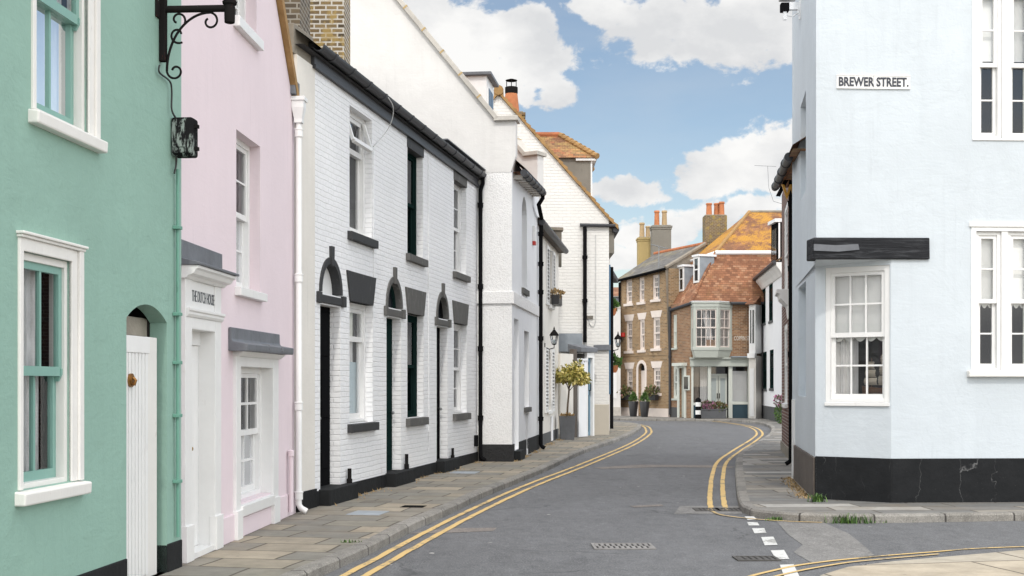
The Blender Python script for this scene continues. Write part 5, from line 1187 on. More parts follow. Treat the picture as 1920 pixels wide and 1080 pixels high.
# ================================================================== FAR END: white cottage, brown brick house, corner shop
def at(px, py, Y): return Vector(((px - 960) / FPX * Y, Y, EYE - (py - HZ) / FPX * Y))
Y_ = 67.0; Fv = Frame((at(1130, 722, Y_).x, Y_), (at(1163.5, 722, Y_).x, Y_)); vh = thing('white_cottage', 'sliver of a white rendered cottage between the gable house and the brown brick house', 'house', (5.2, Y_, 0))
b = MB(); b.box(Fv, 0, Fv.L, -5, 0, 0, 5.6); b.build('wall', M['white_r'], vh); MB().box(Fv, 0, Fv.L + .02, -.05, .06, -.05, .45).build('plinth', M['coping'], vh)
u = Fv.U(1152); w = MB(); w.box(Fv, u - .25, u + .12, -.01, .03, .9, 3.2); w.build('door', M['white'], vh)
MB().box(Fv, -1, Fv.L, -1.2, .03, 5.6, 5.72).build('coping', M['coping'], vh)
vb = thing('slate_hung_house', 'dull blue slate hung house with tiled roof glimpsed far behind the white cottage', 'house', (5.5, 76, 0))
b = MB(); b.box(WF, at(1135, 0, 76).x, at(1164, 0, 76).x, -80, -76, 0, at(0, 556, 76).z); b.build('wall', M['lead_l'], vb); b = MB(); z = at(0, 556, 76).z; b.face([(4.5, 75.8, z), (6.6, 75.8, z), (6.6, 78, z + .7), (4.5, 78, z + .7)]); b.build('roof', M['tile'], vb)

Fb = Frame((at(1163, 722, 68).x, 68), (at(1254, 722, 64).x, 64)); bh = thing('brick_house', 'three storey brown brick house with pale sash windows, arched door and slate roof', 'house', (6.8, 66, 0))
zA, zB = Fb.Z(1164, 526), Fb.Z(1253, 503)
def bz(F, l, r, t, b): return (F.U(l), F.U(r), F.Z((l + r) / 2, b), F.Z((l + r) / 2, t))
wins = [bz(Fb, 1173.5, 1185, 524, 569), bz(Fb, 1198, 1208, 520, 566), bz(Fb, 1223.5, 1237, 515, 561), bz(Fb, 1174, 1185.5, 602, 658), bz(Fb, 1199, 1208.5, 599, 656), bz(Fb, 1224, 1237.5, 595, 653), bz(Fb, 1174.5, 1186, 692, 737), bz(Fb, 1224.5, 1238, 690, 737)]
dr = (Fb.U(1197), Fb.U(1210), .0, Fb.Z(1203, 681))
mb = MB(); wall(mb, Fb, 0, Fb.L, 0, zB + .1, [(*w, .10) for w in wins] + [(*dr, .18, .33)]); shell(mb, Fb, 0, Fb.L, 0, zB, 5)
mb.build('wall', M['bbrick'], bh, clips=[(Fb.pt(0, 0, zA), (Fb.d * -(zB - zA) / Fb.L + Vector((0, 0, 1))).normalized())])
for i, w in enumerate(wins):
    ww = window(bh, Fb, *w, dep=.06, fm='pinkwhite', cols=3 if i != 1 and i != 4 else 2, rt=2, rb=2, glass='dglass', inside=False, fw=.09, st=.06, bar=.035, sill=(.14, .08, .12), silm='pinkwhite')
    if i >= 3: MB().prism(Fb, [(w[0] - .06, w[3]), (w[1] + .06, w[3]), (w[1] + .20, w[3] + .34), (w[0] - .20, w[3] + .34)], -.05, .015).build('lintel', M['pinkwhite'], ww)
dm = MB(); dm.box(Fb, dr[0], dr[1], -.24, -.17, .02, dr[3] - .38); dm.box(Fb, dr[0] + .1, dr[1] - .1, -.17, -.155, .3, 1.8); dm.build('door', M['pinkwhite'], bh)
MB().box(Fb, dr[0], dr[1], -.26, -.2, dr[3] - .38, dr[3]).build('fanlight', M['dglass'], bh)
sr = MB(); cu = (dr[0] + dr[1]) / 2; hw = (dr[1] - dr[0]) / 2; sp = dr[3] - .33
for a, b in ((dr[0] - .14, dr[0]), (dr[1], dr[1] + .14)): sr.box(Fb, a, b, -.02, .04, 0, sp)
for k in range(12):
    c0, c1 = math.pi * k / 12, math.pi * (k + 1) / 12; f = lambda r, h, c: (cu - r * math.cos(c), sp + h * math.sin(c)); sr.prism(Fb, [f(hw, .33, c0), f(hw, .33, c1), f(hw + .14, .49, c1), f(hw + .14, .49, c0)], -.02, .04)
sr.build('door_surround', M['pinkwhite'], bh)
pl = MB()
for a, b in ((0, dr[0] - .14), (dr[1] + .14, Fb.L)): pl.box(Fb, a, b, -.05, .05, -.05, .42)
pl.build('plinth', M['pinkwhite'], bh); MB().box(Fb, 0, Fb.L, -.02, .03, Fb.Z(1208, 667), Fb.Z(1208, 667) + .12).build('string_course', M['bbrick'], bh)
A, B = Fb.pt(-.15, .22, zA + .02), Fb.pt(Fb.L + .02, .22, zB + .02); R0, R1 = at(1228, 476, 70.0), at(1322, 457, 66.2)
rf = MB(); rf.face([A, B, R1, R0]); Bk0, Bk1 = R0 * 2 - A, R1 * 2 - B; Bk0.z, Bk1.z = zA, zB; rf.face([Bk0, Bk1, R1, R0]); rf.face([A, R0, Bk0]); rf.build('roof', M['slate'], bh)
g_ = MB(); g_.face([B + Vector((0, 0, -.05)), Fb.pt(Fb.L, 0, 3), Bk1 + Vector((0, 0, -4)), Bk1, R1 + Vector((0, 0, -.06))]); g_.build('gable_wall', M['cement'], bh)
vb_ = MB(); vb_.tube([B, R1], .10, 6); vb_.build('verge', M['cement'], bh); MB().tube([R0, R1], .11, 8).build('ridge', M['ridge_t'], bh)
MB().tube([A + Vector((0, 0, -.06)), B + Vector((0, 0, -.06))], .075, 8).build('gutter', M['black'], bh)
drainpipe('black downpipe at the left edge of the brown brick house', Fb.pt(.06, .08, zA - .1), Fb.pt(.06, .08, 2.9), .06, 'black', Fb, None, (5,), shoe=False)
def rbox(t_, lab, px, py, Fx, w_, h_): pass
u, z = Fb.uz(1170, 628); t = thing('alarm_box', 'small red alarm box on the brown brick wall', 'alarm', Fb.pt(u, 0, z)); MB().lathe(Fb.pt(u, .06, z - .15), [(.10, .04), (.12, .06), (.12, .24), (.09, .27)], 10).build('cover', M['red'], t)
for lab, px, pyt in (('window box of flowers under the left ground floor window of the brown house', 1178, 737), ('window box of flowers under the right ground floor window of the brown house', 1229, 737)):
    u, z = Fb.uz(px, pyt); t = thing('window_box', lab, 'window box', Fb.pt(u, 0, z - .3), 'window boxes on the brown brick house')
    MB().box(Fb, u - .42, u + .42, .09, .30, z - .36, z - .08).build('trough', M['plantblack'], t); mb = MB(); leaves(mb, Fb.pt(u, .2, z + .08), .38, .42, .24, 260, .13, RND, 0); mb.build('plant', M['leafm'], t)
for px, lab in ((1187.5, 'tall black pot with clipped cone bush left of the arched door'), (1208.5, 'tall black pot with clipped cone bush right of the arched door')):
    c = at(px, 722, 64.2 if px > 1200 else 65.0); c.z = 0; t = thing('topiary_pot', lab, 'plant pot', c, 'pots by the arched door'); MB().lathe(c, [(.17, 0), (.26, .74), (.24, .78), (.2, .74)], 16).build('pot', M['plantblack'], t, smooth=True)
    mb = MB()
    for k in range(5): leaves(mb, c + Vector((0, 0, .84 + k * .075)), .25 - k * .045, .25 - k * .045, .09, 110, .07, RND, 0)
    mb.build('bush', M['leafg'], t)
stack('chimney_stack', 'ochre rendered chimney with clay pots behind the slate roof', at(1208, 0, 72.5).xy, .75, .9, 6.5, at(0, 447, 72.5).z, 'ycement', [(.24, .4, .14, .85, 'buffpot'), (.58, .4, .13, .65, 'buffpot')])
stack('chimney_stack', 'taller grey rendered chimney with two buff pots behind the slate roof', at(1239, 0, 71).xy, 1.05, .9, 6.5, at(0, 425, 71).z, 'gcement', [(.30, .4, .14, .85, 'terracotta'), (.72, .4, .14, .85, 'buffpot')])
c = at(1235.5, 530, 64.8); t = thing('tv_aerial', 'thin television aerial on a mast in front of the slate roof', 'aerial', c); zt = at(0, 462, 64.8).z
MB().tube([c + Vector((0, 0, -.9)), Vector((c.x, c.y, zt))], .025, 6).build('mast', M['steel'], t); b = MB(); b.tube([(c.x - .4, c.y, zt + .1), (c.x + .45, c.y + .2, zt - .1)], .018, 5)
for k in range(7): x_ = c.x - .36 + k * .13; b.tube([(x_, c.y - .3, zt + .09 - k * .03), (x_, c.y + .35, zt + .09 - k * .03)], .012, 5)
b.build('array', M['steel'], t)

# corner shop
Fs1 = Frame((at(1254, 722, 64.2).x + .02, 64.2), (at(1295, 722, 62).x, 62)); Fs2 = Frame((Fs1.pt(Fs1.L, 0, 0).x, 62), (11.95, 62))
sh_ = thing('corner_shop', 'brown brick corner shop with red tiled mansard roof and pale green bay window', 'building', (10, 63, 0))
zE = 5.62
sw = [bz(Fs1, 1262, 1269, 590, 652), bz(Fs1, 1262, 1270, 686, 747)]; sd = (Fs1.U(1274), Fs1.U(1284), 0, Fs1.Z(1279, 690))
mb = MB(); wall(mb, Fs1, 0, Fs1.L, 0, zE, [(*w, .08) for w in sw] + [(*sd, .2)]); 
so_ = (Fs2.U(1296), Fs2.U(1406), 0, 2.62, 1.0); bo_ = (Fs2.U(1302), Fs2.U(1366), 3.45, 5.3, .3)
wall(mb, Fs2, 0, Fs2.L, 0, zE, [so_, bo_]); mb.box(WF, Fs2.o.x + 3.4, 16, -70, -63, 0, 8); mb.build('wall', M['sbrick'], sh_)
for w in sw: window(sh_, Fs1, *w, dep=.05, fm='sagelt', cols=2, rt=2, rb=2, glass='dglass', inside=False, fw=.10, st=.06, bar=.03, sill=(.1, .07, .06), silm='sage')
MB().box(Fs1, sd[0], sd[1], -.2, -.12, .02, sd[3]).build('side_door', M['sage'], sh_)
b = MB(); b.box(Fs1, sd[0] - .16, sd[0], -.02, .05, 0, sd[3] + .1); b.box(Fs1, sd[1], sd[1] + .16, -.02, .05, 0, sd[3] + .1); b.box(Fs1, sd[0], sd[1], -.02, .05, sd[3], sd[3] + .1); b.box(Fs1, sd[0] - .25, sd[1] + .25, -.02, .3, sd[3] + .1, sd[3] + .25); b.build('side_door_frame', M['sagelt'], sh_)
MB().box(Fs1, 0, sd[0] - .16, -.02, .02, -.05, .5).build('side_plinth', M['greypl'], sh_)
u, z = Fs1.uz(1289, 718); nb_ = thing('notice_board', 'framed notice board on the brick pier beside the shopfront', 'notice board', Fs1.pt(u, 0, z)); MB().box(Fs1, u - .28, u + .28, 0, .08, z - .36, z + .36).build('frame', M['sagelt'], nb_, bev=.01); MB().box(Fs1, u - .22, u + .22, .08, .088, z - .3, z + .3).build('pane', M['dglass'], nb_)
t = drainpipe('dark downpipe on the brick left of the corner shop', Fs1.pt(Fs1.U(1258.5), .08, zE - .1), Fs1.pt(Fs1.U(1258.5), .08, 0), .06, 'gutter', Fs1, None, (3,), shoe=False)
# mansard
E0, E1, E2, E3 = at(1251, 583, 64.3), at(1296, 567.5, 61.75), at(1413, 565, 61.75), at(1490, 565, 61.75)
E1.z = E2.z = E3.z = 5.6; E0.z = 5.36
B0, B1, B2 = at(1291, 491, 65.6), at(1341, 474, 63.1), at(1490, 474, 63.1); T0, T1 = at(1405, 397, 66.8), at(1500, 397, 66.8); Bk = at(1330, 470, 70); Bk.z = B0.z
rf = MB()
def rq(mb, a, b, c, d):
    a, b, c, d = map(Vector, (a, b, c, d)); e = (b - a).normalized(); n_ = e.cross((d - a)).normalized(); w_ = n_.cross(e); uv = [((p - a).dot(e), (p - a).dot(w_)) for p in (a, b, c, d)]
    mb.face([a, b, c, d], uv)
rq(rf, E1, E3, B2, B1); rq(rf, E0, E1, B1, B0); rf.build('lower_roof', M['tile'], sh_)
up_ = MB(); rq(up_, B1, B2, T1, T0); up_.face([B0, B1, T0]); up_.face([Bk, B0, T0]); up_.build('upper_roof', M['tile_l'], sh_)
b = MB(); b.tube([B1 + Vector((0, -.03, 0)), B2 + Vector((0, -.03, 0))], .11, 8); b.tube([B0, B1], .09, 8); b.build('lead_roll', M['cool_white_r'], sh_)
b = MB(); b.tube([B1, T0], .09, 8); b.build('hip_tile', M['verge'], sh_); b = MB(); b.tube([T0, T1], .08, 8); b.build('ridge_tile', M['cement'], sh_); b = MB(); b.tube([E1, B1], .07, 8); b.build('lower_hip', M['tile'], sh_)
MB().tube([E0 + Vector((0, 0, -.05)), E1 + Vector((0, 0, -.05))], .08, 8).build('gutter', M['gutter'], sh_); b = MB(); b.tube([E1 + Vector((1.9, 0, -.05)), E3 + Vector((0, 0, -.05))], .07, 8); b.build('gutter', M['gutter'], sh_)
for (px, py, Y, w_, h_) in ((1279, 546, 64.2, .55, 1.22), (1307, 530, 63.3, .58, 1.28)):
    pn_ = (E1 - E0).cross(B1 - E0); rr_ = Vector(((px - 960) / FPX, 1, -(py - HZ) / FPX)); ey_ = Vector((0, 0, EYE)); p = ey_ + rr_ * ((E0 - ey_).dot(pn_) / rr_.dot(pn_)); p = p - Fs1.d * .35 - Fs1.nv * .02; F = Frame((p.x, p.y), (p.x + Fs1.d.x, p.y + Fs1.d.y)); d = MB(); d.box(F, 0, w_, -.8, 0, p.z, p.z + h_); dd_ = d.build('dormer', M['lead_l'], sh_)
    d = MB(); d.box(F, .0, .1, 0, .05, p.z, p.z + h_); d.box(F, w_ - .1, w_, 0, .05, p.z, p.z + h_); d.box(F, .1, w_ - .1, 0, .05, p.z, p.z + .1); d.box(F, .1, w_ - .1, 0, .05, p.z + h_ - .1, p.z + h_); d.box(F, .1, w_ - .1, 0, .05, p.z + h_ * .48, p.z + h_ * .53); d.build('dormer_window', M['white'], dd_)
    d = MB(); d.box(F, .1, w_ - .1, 0, .02, p.z + .1, p.z + h_ - .1); d.build('dormer_pane', M['dglass'], dd_); MB().box(F, -.06, w_ + .06, -.9, .10, p.z + h_, p.z + h_ + .1).build('dormer_roof', M['cool_white_r'], dd_)
stack('chimney_stack', 'lichened brick chimney with three orange pots beside the orange lichened roof', at(1340, 0, 67.2).xy, 1.15, .9, 7.0, at(0, 406, 67.2).z, 'lbrick', [(.27, .4, .15, .66, 'terracotta'), (.70, .55, .15, .68, 'terracotta'), (.92, .3, .14, .72, 'terracotta')], oversail=False)
# bay window
yb_ = 61.42; P0 = (at(1296.5, 0, 62).x, 61.99); P1 = (at(1301, 0, yb_).x, yb_); P2 = (at(1347, 0, yb_).x, yb_); P3 = (at(1371.5, 0, 62).x, 61.99)
zb0, zb1 = 3.42, 5.36
bay = None
planP = [P0, P1, P2, P3]
def grow(k): 
    c = (sum(p[0] for p in planP) / 4, 62.0); return [(c[0] + (p[0] - c[0]) * k, min(62.0, c[1] + (p[1] - c[1]) * (k + .04))) for p in planP]
b = MB()
b.slab(grow(1.04), zb0 - .14, zb0); pA_ = grow(1.0); pB_ = grow(.90)
for i in range(3): b.face([(*pA_[i], zb0 - .14), (*pA_[i + 1], zb0 - .14), (*pB_[i + 1], 2.92), (*pB_[i], 2.92)])
b.face([(*p, 2.92) for p in pB_]); bay = b.build('bay_window', M['sage'], sh_, bev=.01)
cn = MB(); cn.slab(grow(1.05), zb1 + .0, zb1 + .16); cn.slab(grow(1.10), zb1 + .16, zb1 + .24); cn.build('bay_cornice', M['sage'], bay, bev=.01)
MB().slab(grow(1.12), zb1 + .242, zb1 + .28).build('bay_lead', M['cool_white_r'], bay)
for (a, c, cols) in ((P0, P1, 1), (P1, P2, 4), (P2, P3, 2)):
    F = Frame(a, c); w_ = MB(); w_.box(F, 0, .10, -.1, .03, zb0, zb1); w_.box(F, F.L - .10, F.L, -.1, .03, zb0, zb1); w_.box(F, .10, F.L - .10, -.1, .02, zb1 - .12, zb1); w_.build('bay_post', M['sage'], bay)
    if F.L > .5:
        s_ = MB(); zm = (zb0 + zb1 - .12) / 2; grille(s_, F, .10, F.L - .10, zm, zb1 - .12, -.06, -.01, cols, 2, .05, .032); grille(s_, F, .10, F.L - .10, zb0, zm + .05, -.1, -.05, cols, 2, .05, .032); s_.build('bay_sash', M['pinkwhite'], bay)
        MB().fq(F, [(.1, -.07, zb0), (F.L - .1, -.07, zb0), (F.L - .1, -.07, zb1), (.1, -.07, zb1)]).build('bay_pane', M['glass'], bay)
b = MB(); b.box(WF, P0[0] + .1, P3[0] - .1, -63.2, -62.3, 3.3, 5.4); b.build('bay_interior', M['dark'], bay)
cb = MB()
for i in range(24):
    x0_, x1_ = P1[0] + .55 + i * .012, P1[0] + .55 + (i + 1) * .012; cb.face([(x0_ + .2, 61.8 + .03 * math.sin(i * 1.3), zb0), (x1_ + .2, 61.8 + .03 * math.sin(i * 1.3 + 1.3), zb0), (x1_ - .12, 61.8 + .03 * math.sin(i * 1.3 + 1.3), zb1), (x0_ - .12, 61.8 + .03 * math.sin(i * 1.3), zb1)])
cb.build('curtain', M['cloth'], bay)
tag(MB().box(WF, P1[0] + .65, P1[0] + 1.12, -62.0, -61.7, zb0 + .02, zb0 + .36).build('wicker_box', plain_mat('tan_wicker', (.36, .17, .06), .8), org=(P1[0] + .9, 61.8, zb0), bev=.02), 'tan box standing inside the bay window above the shop', 'box')
# shopfront
u_ = lambda px: Fs2.U(px); b = MB(); b.box(Fs2, u_(1294), u_(1408), -.1, .16, 2.50, 2.86); b.box(Fs2, u_(1293), u_(1409), -.1, .26, 2.86, 2.93); b.build('shop_fascia', M['sage'], sh_, bev=.01)
MB().box(Fs2, u_(1369), u_(1410), 0, .4, 2.935, 3.0).build('fascia_lead', M['lead_l'], sh_)
b = MB()
for l, r in ((1296, 1300), (1327, 1333), (1366, 1373), (1402, 1406)): b.box(Fs2, u_(l), u_(r), -.12, .06, 0, 2.50)
b.box(Fs2, u_(1373), u_(1402), -.1, .05, .66, .80); b.box(Fs2, u_(1300), u_(1327), -.1, .05, .62, .74); b.box(Fs2, u_(1333), u_(1366), -.5, -.42, 2.05, 2.15); b.build('shop_frame', M['sagelt'], sh_, bev=.008)
MB().box(Fs2, u_(1373), u_(1402), -.1, .02, -.03, .66).build('stall_riser', M['slateblue'], sh_); MB().box(Fs2, u_(1300), u_(1327), -.1, .02, -.03, .62).build('stall_riser', M['slateblue'], sh_)
MB().fq(Fs2, [(u_(1373), -.06, .8), (u_(1402), -.06, .8), (u_(1402), -.06, 2.5), (u_(1373), -.06, 2.5)]).build('shop_pane', M['glass'], sh_); b = MB(); b.fq(Fs2, [(u_(1300), -.06, .74), (u_(1327), -.06, .74), (u_(1327), -.06, 2.5), (u_(1300), -.06, 2.5)]); b.build('shop_pane', M['glass'], sh_)
MB().box(Fs2, u_(1373), u_(1402), -.25, -.2, .7, 2.28).build('shop_blind', M['shopblind'], sh_)
b = MB(); b.box(Fs2, u_(1302.5), u_(1311), -.35, -.15, .0, 2.5); b.build('shop_post', M['timber'], sh_)
b = MB(); 
for i in range(12): b.box(Fs2, u_(1315) + i * .045, u_(1315) + i * .045 + .028, -.42 - .02 * (i % 2), -.40, .74, 2.5)
b.build('shop_curtain', M['shopblind'], sh_)
b = MB(); b.box(Fs2, u_(1296), u_(1406), -1.4, -1.3, 0, 2.7); b.build('shop_interior', M['room'], sh_)
for l, r in ((1333, 1349), (1350, 1366)):
    d = MB(); a0, a1 = u_(l), u_(r); d.box(Fs2, a0, a0 + .09, -.5, -.44, .02, 2.05); d.box(Fs2, a1 - .09, a1, -.5, -.44, .02, 2.05); d.box(Fs2, a0 + .09, a1 - .09, -.5, -.44, .02, .4); d.box(Fs2, a0 + .09, a1 - .09, -.5, -.44, 1.93, 2.05); q = d.build('shop_door', M['sagelt'], sh_); MB().box(Fs2, a0 + .09, a1 - .09, -.48, -.47, .4, 1.93).build('door_pane', plain_mat('pale_glazing', (.42, .47, .47), .15), q)
    MB().tube([Fs2.pt(a1 - .04 if l < 1340 else a0 + .04, -.40, .95), Fs2.pt(a1 - .04 if l < 1340 else a0 + .04, -.40, 1.2)], .02, 6).build('handle', M['iron'], q)
MB().box(Fs2, u_(1333), u_(1366), -.52, -.5, 2.15, 2.48).build('transom_pane', M['dglass'], sh_)
text('street_lettering', 'COPPIN ST', .21, Fs2, u_(1391), .006, Fs2.Z(1391, 638), M['whiteink'], sh_, sq=.52, ext=.003, bold=.002)
# trough, bollard
c = at(1338, 722, 61.0); c.z = 0; t = thing('flower_trough', 'long grey planter trough of pink flowers in front of the shop', 'planter', c); F = Frame((c.x - .6, 61.0), (c.x + .6, 61.0)); b = MB(); b.box(F, 0, 1.2, -.42, 0, 0, .44); b.box(F, -.02, 1.22, -.44, .02, .40, .46); b.build('trough', M['planter'], t, bev=.012); mb = MB(); leaves(mb, (c.x - .25, 61.2, .58), .42, .26, .24, 420, .10, RND, 0, up=.8); mb.cur = 1; leaves(mb, (c.x + .3, 61.2, .56), .38, .24, .2, 300, .11, RND, 0, up=.8); mb.build('flowers', [M['leafp'], M['leafm']], t)
c = at(1309, 722, 60.95); c.z = 0; t = thing('bollard', 'tapered bollard in black and white bands outside the shop', 'bollard', c)
MB().lathe(c, [(.15, 0), (.15, .1), (.13, .14), (.128, .84), (.14, .85), (.14, .9), (.09, .97), (.02, 1.0)], 18).build('post', M['black'], t, smooth=True); MB().lathe(c, [(.131, .20), (.1305, .40)], 18).build('white_band', M['white'], t, smooth=True); MB().lathe(c, [(.1295, .58), (.129, .78)], 18).build('white_band', M['white'], t, smooth=True)

# ================================================================== RIGHT SIDE FAR: cream bay house, white cottage, red brick house
cb_ = thing('bay_cottage', 'narrow cream fronted cottage with a small tiled bay between shop and white house', 'house', (11.6, 61, 0))
F = Frame((at(1404, 0, 61.4).x, 61.4), (at(1417, 0, 61.2).x, 61.2)); b = MB(); b.box(F, 0, F.L, -.7, 0, 0, 3.0); b.build('wall', M['cream_r'], cb_); b = MB(); b.box(F, -.02, F.L, -.1, .14, 2.9, 3.12); b.build('cornice', M['white'], cb_)
b = MB(); b.box(F, .03, F.L, -.7, .04, 3.12, 5.45); b.build('bay', M['white'], cb_); b = MB(); b.box(F, .08, .15, .04, .05, 3.6, 5.2); b.box(F, .2, F.L - .06, .04, .05, 3.6, 5.2); b.build('bay_pane', M['dglass'], cb_)
b = MB(); b.profile(F, [(-.6, 5.46), (.25, 5.46), (-.6, 5.9)], -.1, F.L); b.build('bay_roof', M['tile'], cb_); b = MB(); b.box(F, .06, .27, 0, .03, .1, 2.4); b.build('door', M['white'], cb_)
Fh = Frame((12.5, 65.9), (11.37, 53.6)); hh = thing('white_terrace_house', 'white rendered house with dark sashes, coved eaves and dark dormer on the right bend', 'house', (12, 60, 0))
hw_ = []
for (l, r, t_, b_) in ((1429, 1435.5, 541, 606), (1442.5, 1449, 533, 601), (1431, 1437.5, 660, 729), (1444, 1450.5, 656, 728)): hw_.append(bz(Fh, l, r, t_, b_))
a0 = Fh.U(1419); mb = MB(); wall(mb, Fh, a0, Fh.L, 0, 6.75, [(*w, .12) for w in hw_]); mb.fq(Fh, [(a0, 0, 0), (a0, -4, 0), (a0, -4, 6.75), (a0, 0, 6.75)]); mb.build('wall', M['cool_white_r'], hh)
for w in hw_: window(hh, Fh, *w, dep=.0, fm='darkgreen', sm='darkgreen', cols=2, rt=1, rb=1, glass='dglass', inside=False, fw=.09, st=.06, sill=(.12, .05, .08), silm='greypl')
MB().box(Fh, a0, Fh.L, -.02, .02, -.05, .62).build('plinth', M['greypl'], hh); cv = MB(); cv.profile(Fh, [(.0, 6.2), (.05, 6.22), (.14, 6.4), (.30, 6.62), (.30, 6.75), (0, 6.75)], a0, Fh.L); cv.build('eaves_cove', M['white_r'], hh)
rf = MB(); rf.face([Fh.pt(a0, .36, 6.8), Fh.pt(Fh.L, .36, 6.8), Fh.pt(Fh.L, -3.5, 9.2), Fh.pt(a0, -3.5, 9.2)]); rf.build('roof', M['tile_d'], hh); MB().tube([Fh.pt(a0 - .1, .38, 6.76), Fh.pt(Fh.L, .38, 6.76)], .08, 8).build('gutter', M['gutter'], hh)
p = at(1452, 492, 57.5); F = Frame((p.x, p.y + .7), (p.x + .05, p.y - .6)); b = MB(); b.box(F, 0, 1.2, -1.6, 0, p.z - .6, p.z + 1.75); dd_ = b.build('dormer', M['black'], hh); b = MB(); b.box(F, -.1, 1.3, -1.7, .14, p.z + 1.75, p.z + 1.9); b.build('dormer_roof', M['cool_white_r'], dd_)
Fe = Frame((p.x, p.y - .52), (p.x + .5, p.y - .52)); b = MB(); b.box(F, .2, .55, 0, .02, p.z + .1, p.z + 1.5); b.box(F, .65, 1.0, 0, .02, p.z + .1, p.z + 1.5); b.build('dormer_pane', M['glass_w'], dd_); b = MB(); b.box(Frame((p.x - .02, p.y - .63), (p.x + .5, p.y - .63)), .07, .14, 0, .03, p.z, p.z + 1.7); b.build('dormer_board', M['cool_white_r'], dd_)
drainpipe('dark green downpipe at the left edge of the white house on the bend', Fh.pt(Fh.U(1417.5), .1, 6.6), Fh.pt(Fh.U(1417.5), .1, .5), .055, 'darkgreen', Fh, None, (3.5,), shoe=False)
MB().box(Fh, Fh.U(1421), Fh.U(1426), 0, .05, 2.9, 3.5).build('door_bracket', M['white'], hh); MB().box(Fh, Fh.U(1420), Fh.U(1427), -.02, .02, .5, 2.9).build('door', M['white'], hh)
c = Fh.pt(Fh.U(1424), .35, 0); t = thing('bench', 'low dark bench against the white house on the bend', 'bench', c); b = MB(); F_ = Frame((c.x - .2, c.y + .6), (c.x - .12, c.y - .4)); b.box(F_, 0, 1.1, -.35, 0, .34, .42); b.build('seat', M['timber'], t); b = MB(); b.box(F_, .05, .15, -.33, -.02, 0, .34); b.build('leg', M['timber'], t); b = MB(); b.box(F_, .95, 1.05, -.33, -.02, 0, .34); b.build('leg', M['timber'], t)
c = Vector((11.0, 52.5, 0)); t = thing('flowering_shrub', 'small pink flowering plant against the wall beyond the red brick house', 'plant', c); mb = MB(); leaves(mb, c + Vector((0, 0, .45)), .2, .2, .42, 220, .10, RND, 0); mb.cur = 1; leaves(mb, c + Vector((-.03, -.1, .95)), .21, .2, .24, 170, .10, RND, 0); mb.build('foliage', [M['leafg'], M['leafp']], t); MB().tube([c, c + Vector((0, 0, .9))], .03, 6).build('stem', M['bark'], t)

Fr = Frame((6.68, 31.7), (5.60, 25.2)); rb_ = thing('red_brick_house', 'narrow view of a dark red brick house front beyond the pale blue corner house', 'house', (6.4, 29, 0))
rw = [(Fr.U(1470.5), Fr.U(1477), 3.55, 5.75), (Fr.U(1470.5), Fr.U(1476.5), 1.18, 3.0)]
mb = MB(); wall(mb, Fr, 0, Fr.L, 0, 6.3, [(*w, .1) for w in rw]); shell(mb, Fr, 0, Fr.L, 0, 6.3, 5); mb.build('wall', M['rbrick'], rb_)
for w in rw: window(rb_, Fr, *w, dep=.02, fm='white', cols=2, rt=2, rb=2, glass='dglass', inside=False, fw=.12, sill=(.1, .06, .06))
MB().box(Fr, 0, Fr.L, -.02, .03, -.05, .22).build('plinth', M['cement'], rb_)
pA, pB = wp(Fr, 1453, 352, .34), wp(Fr, 1479, 294, .34); t = thing('rain_gutter', 'black gutter overhanging the red brick house front', 'gutter', (pA + pB) / 2); d_ = pB - pA; MB().tube([pA, pB], .075, 12).build('trough', M['gutter'], t, smooth=True)
for k in range(4): p = pA + d_ * (k + .2) / 4; MB().tube([p, p + d_ * .03], .09, 12).build('gutter_joint', M['gutter'], t, smooth=True)
rf = MB(); rf.face([pA + Vector((0, 0, .06)), pB + d_ * .2 + Vector((0, 0, .06)), pB + d_ * .2 + Vector((2, 0, 1.3)), pA + Vector((2, 0, 1.3))]); rf.face([pA, pB + d_ * .2, pB + d_ * .2 + Vector((.4, 0, 0)), pA + Vector((.4, 0, 0))]); rf.build('roof', M['tile_d'], rb_)
ud = Fr.U(1482.5, .1); drainpipe('black downpipe on the red brick house front', Fr.pt(ud, .1, Fr.Z(1482, 345, .1)), Fr.pt(ud, .1, 0), .042, 'black', Fr, None, (2.2, 3.9, 5.2), swan=[Fr.pt(ud - .1, .34, Fr.Z(1479, 297, .34)), Fr.pt(ud - .1, .34, Fr.Z(1479, 312, .3)), Fr.pt(ud, .14, Fr.Z(1482, 330, .1))])
u0_, zz = Fr.uz(1479, 556); MB().profile(Fr, [(0, zz - .5), (.03, zz - .5), (.06, zz - .25), (.22, zz - .1), (.24, zz), (.30, zz + .02), (.30, zz + .10), (0, zz + .10)], u0_ - .15, u0_ + .9).build('door_hood', M['white'], rb_, bev=.01)
c = at(1482, 360, 24.5); t = thing('hanging_sign', 'gold letter W sign on the side of the red brick house', 'sign', c); text('letter', 'W', .27, Frame((c.x - 1, 24.5), (c.x + 1, 24.5)), 1.0, 0, c.z - .13, M['gold'], t, sq=.8, ext=.02, bold=.008); MB().tube([c + Vector((0, .03, .0)), c + Vector((.15, .05, .0))], .012, 6).build('bracket', M['iron'], t)
c = at(1443, 312, 33); t = thing('tv_aerial', 'small aerial on a thin rod beyond the red brick house gutter', 'aerial', c); b = MB(); b.tube([c + Vector((.1, 0, -.9)), c + Vector((-.02, 0, -.55)), c + Vector((-.05, 0, .0))], .006, 5); b.tube([c + Vector((-.35, .2, .06)), c + Vector((.15, -.1, -.02))], .006, 5); b.build('mast', M['steel'], t); MB().tube([c + Vector((.1, 0, -.9)), c + Vector((.45, 0, -1.0))], .007, 5).build('arm', M['steel'], t)

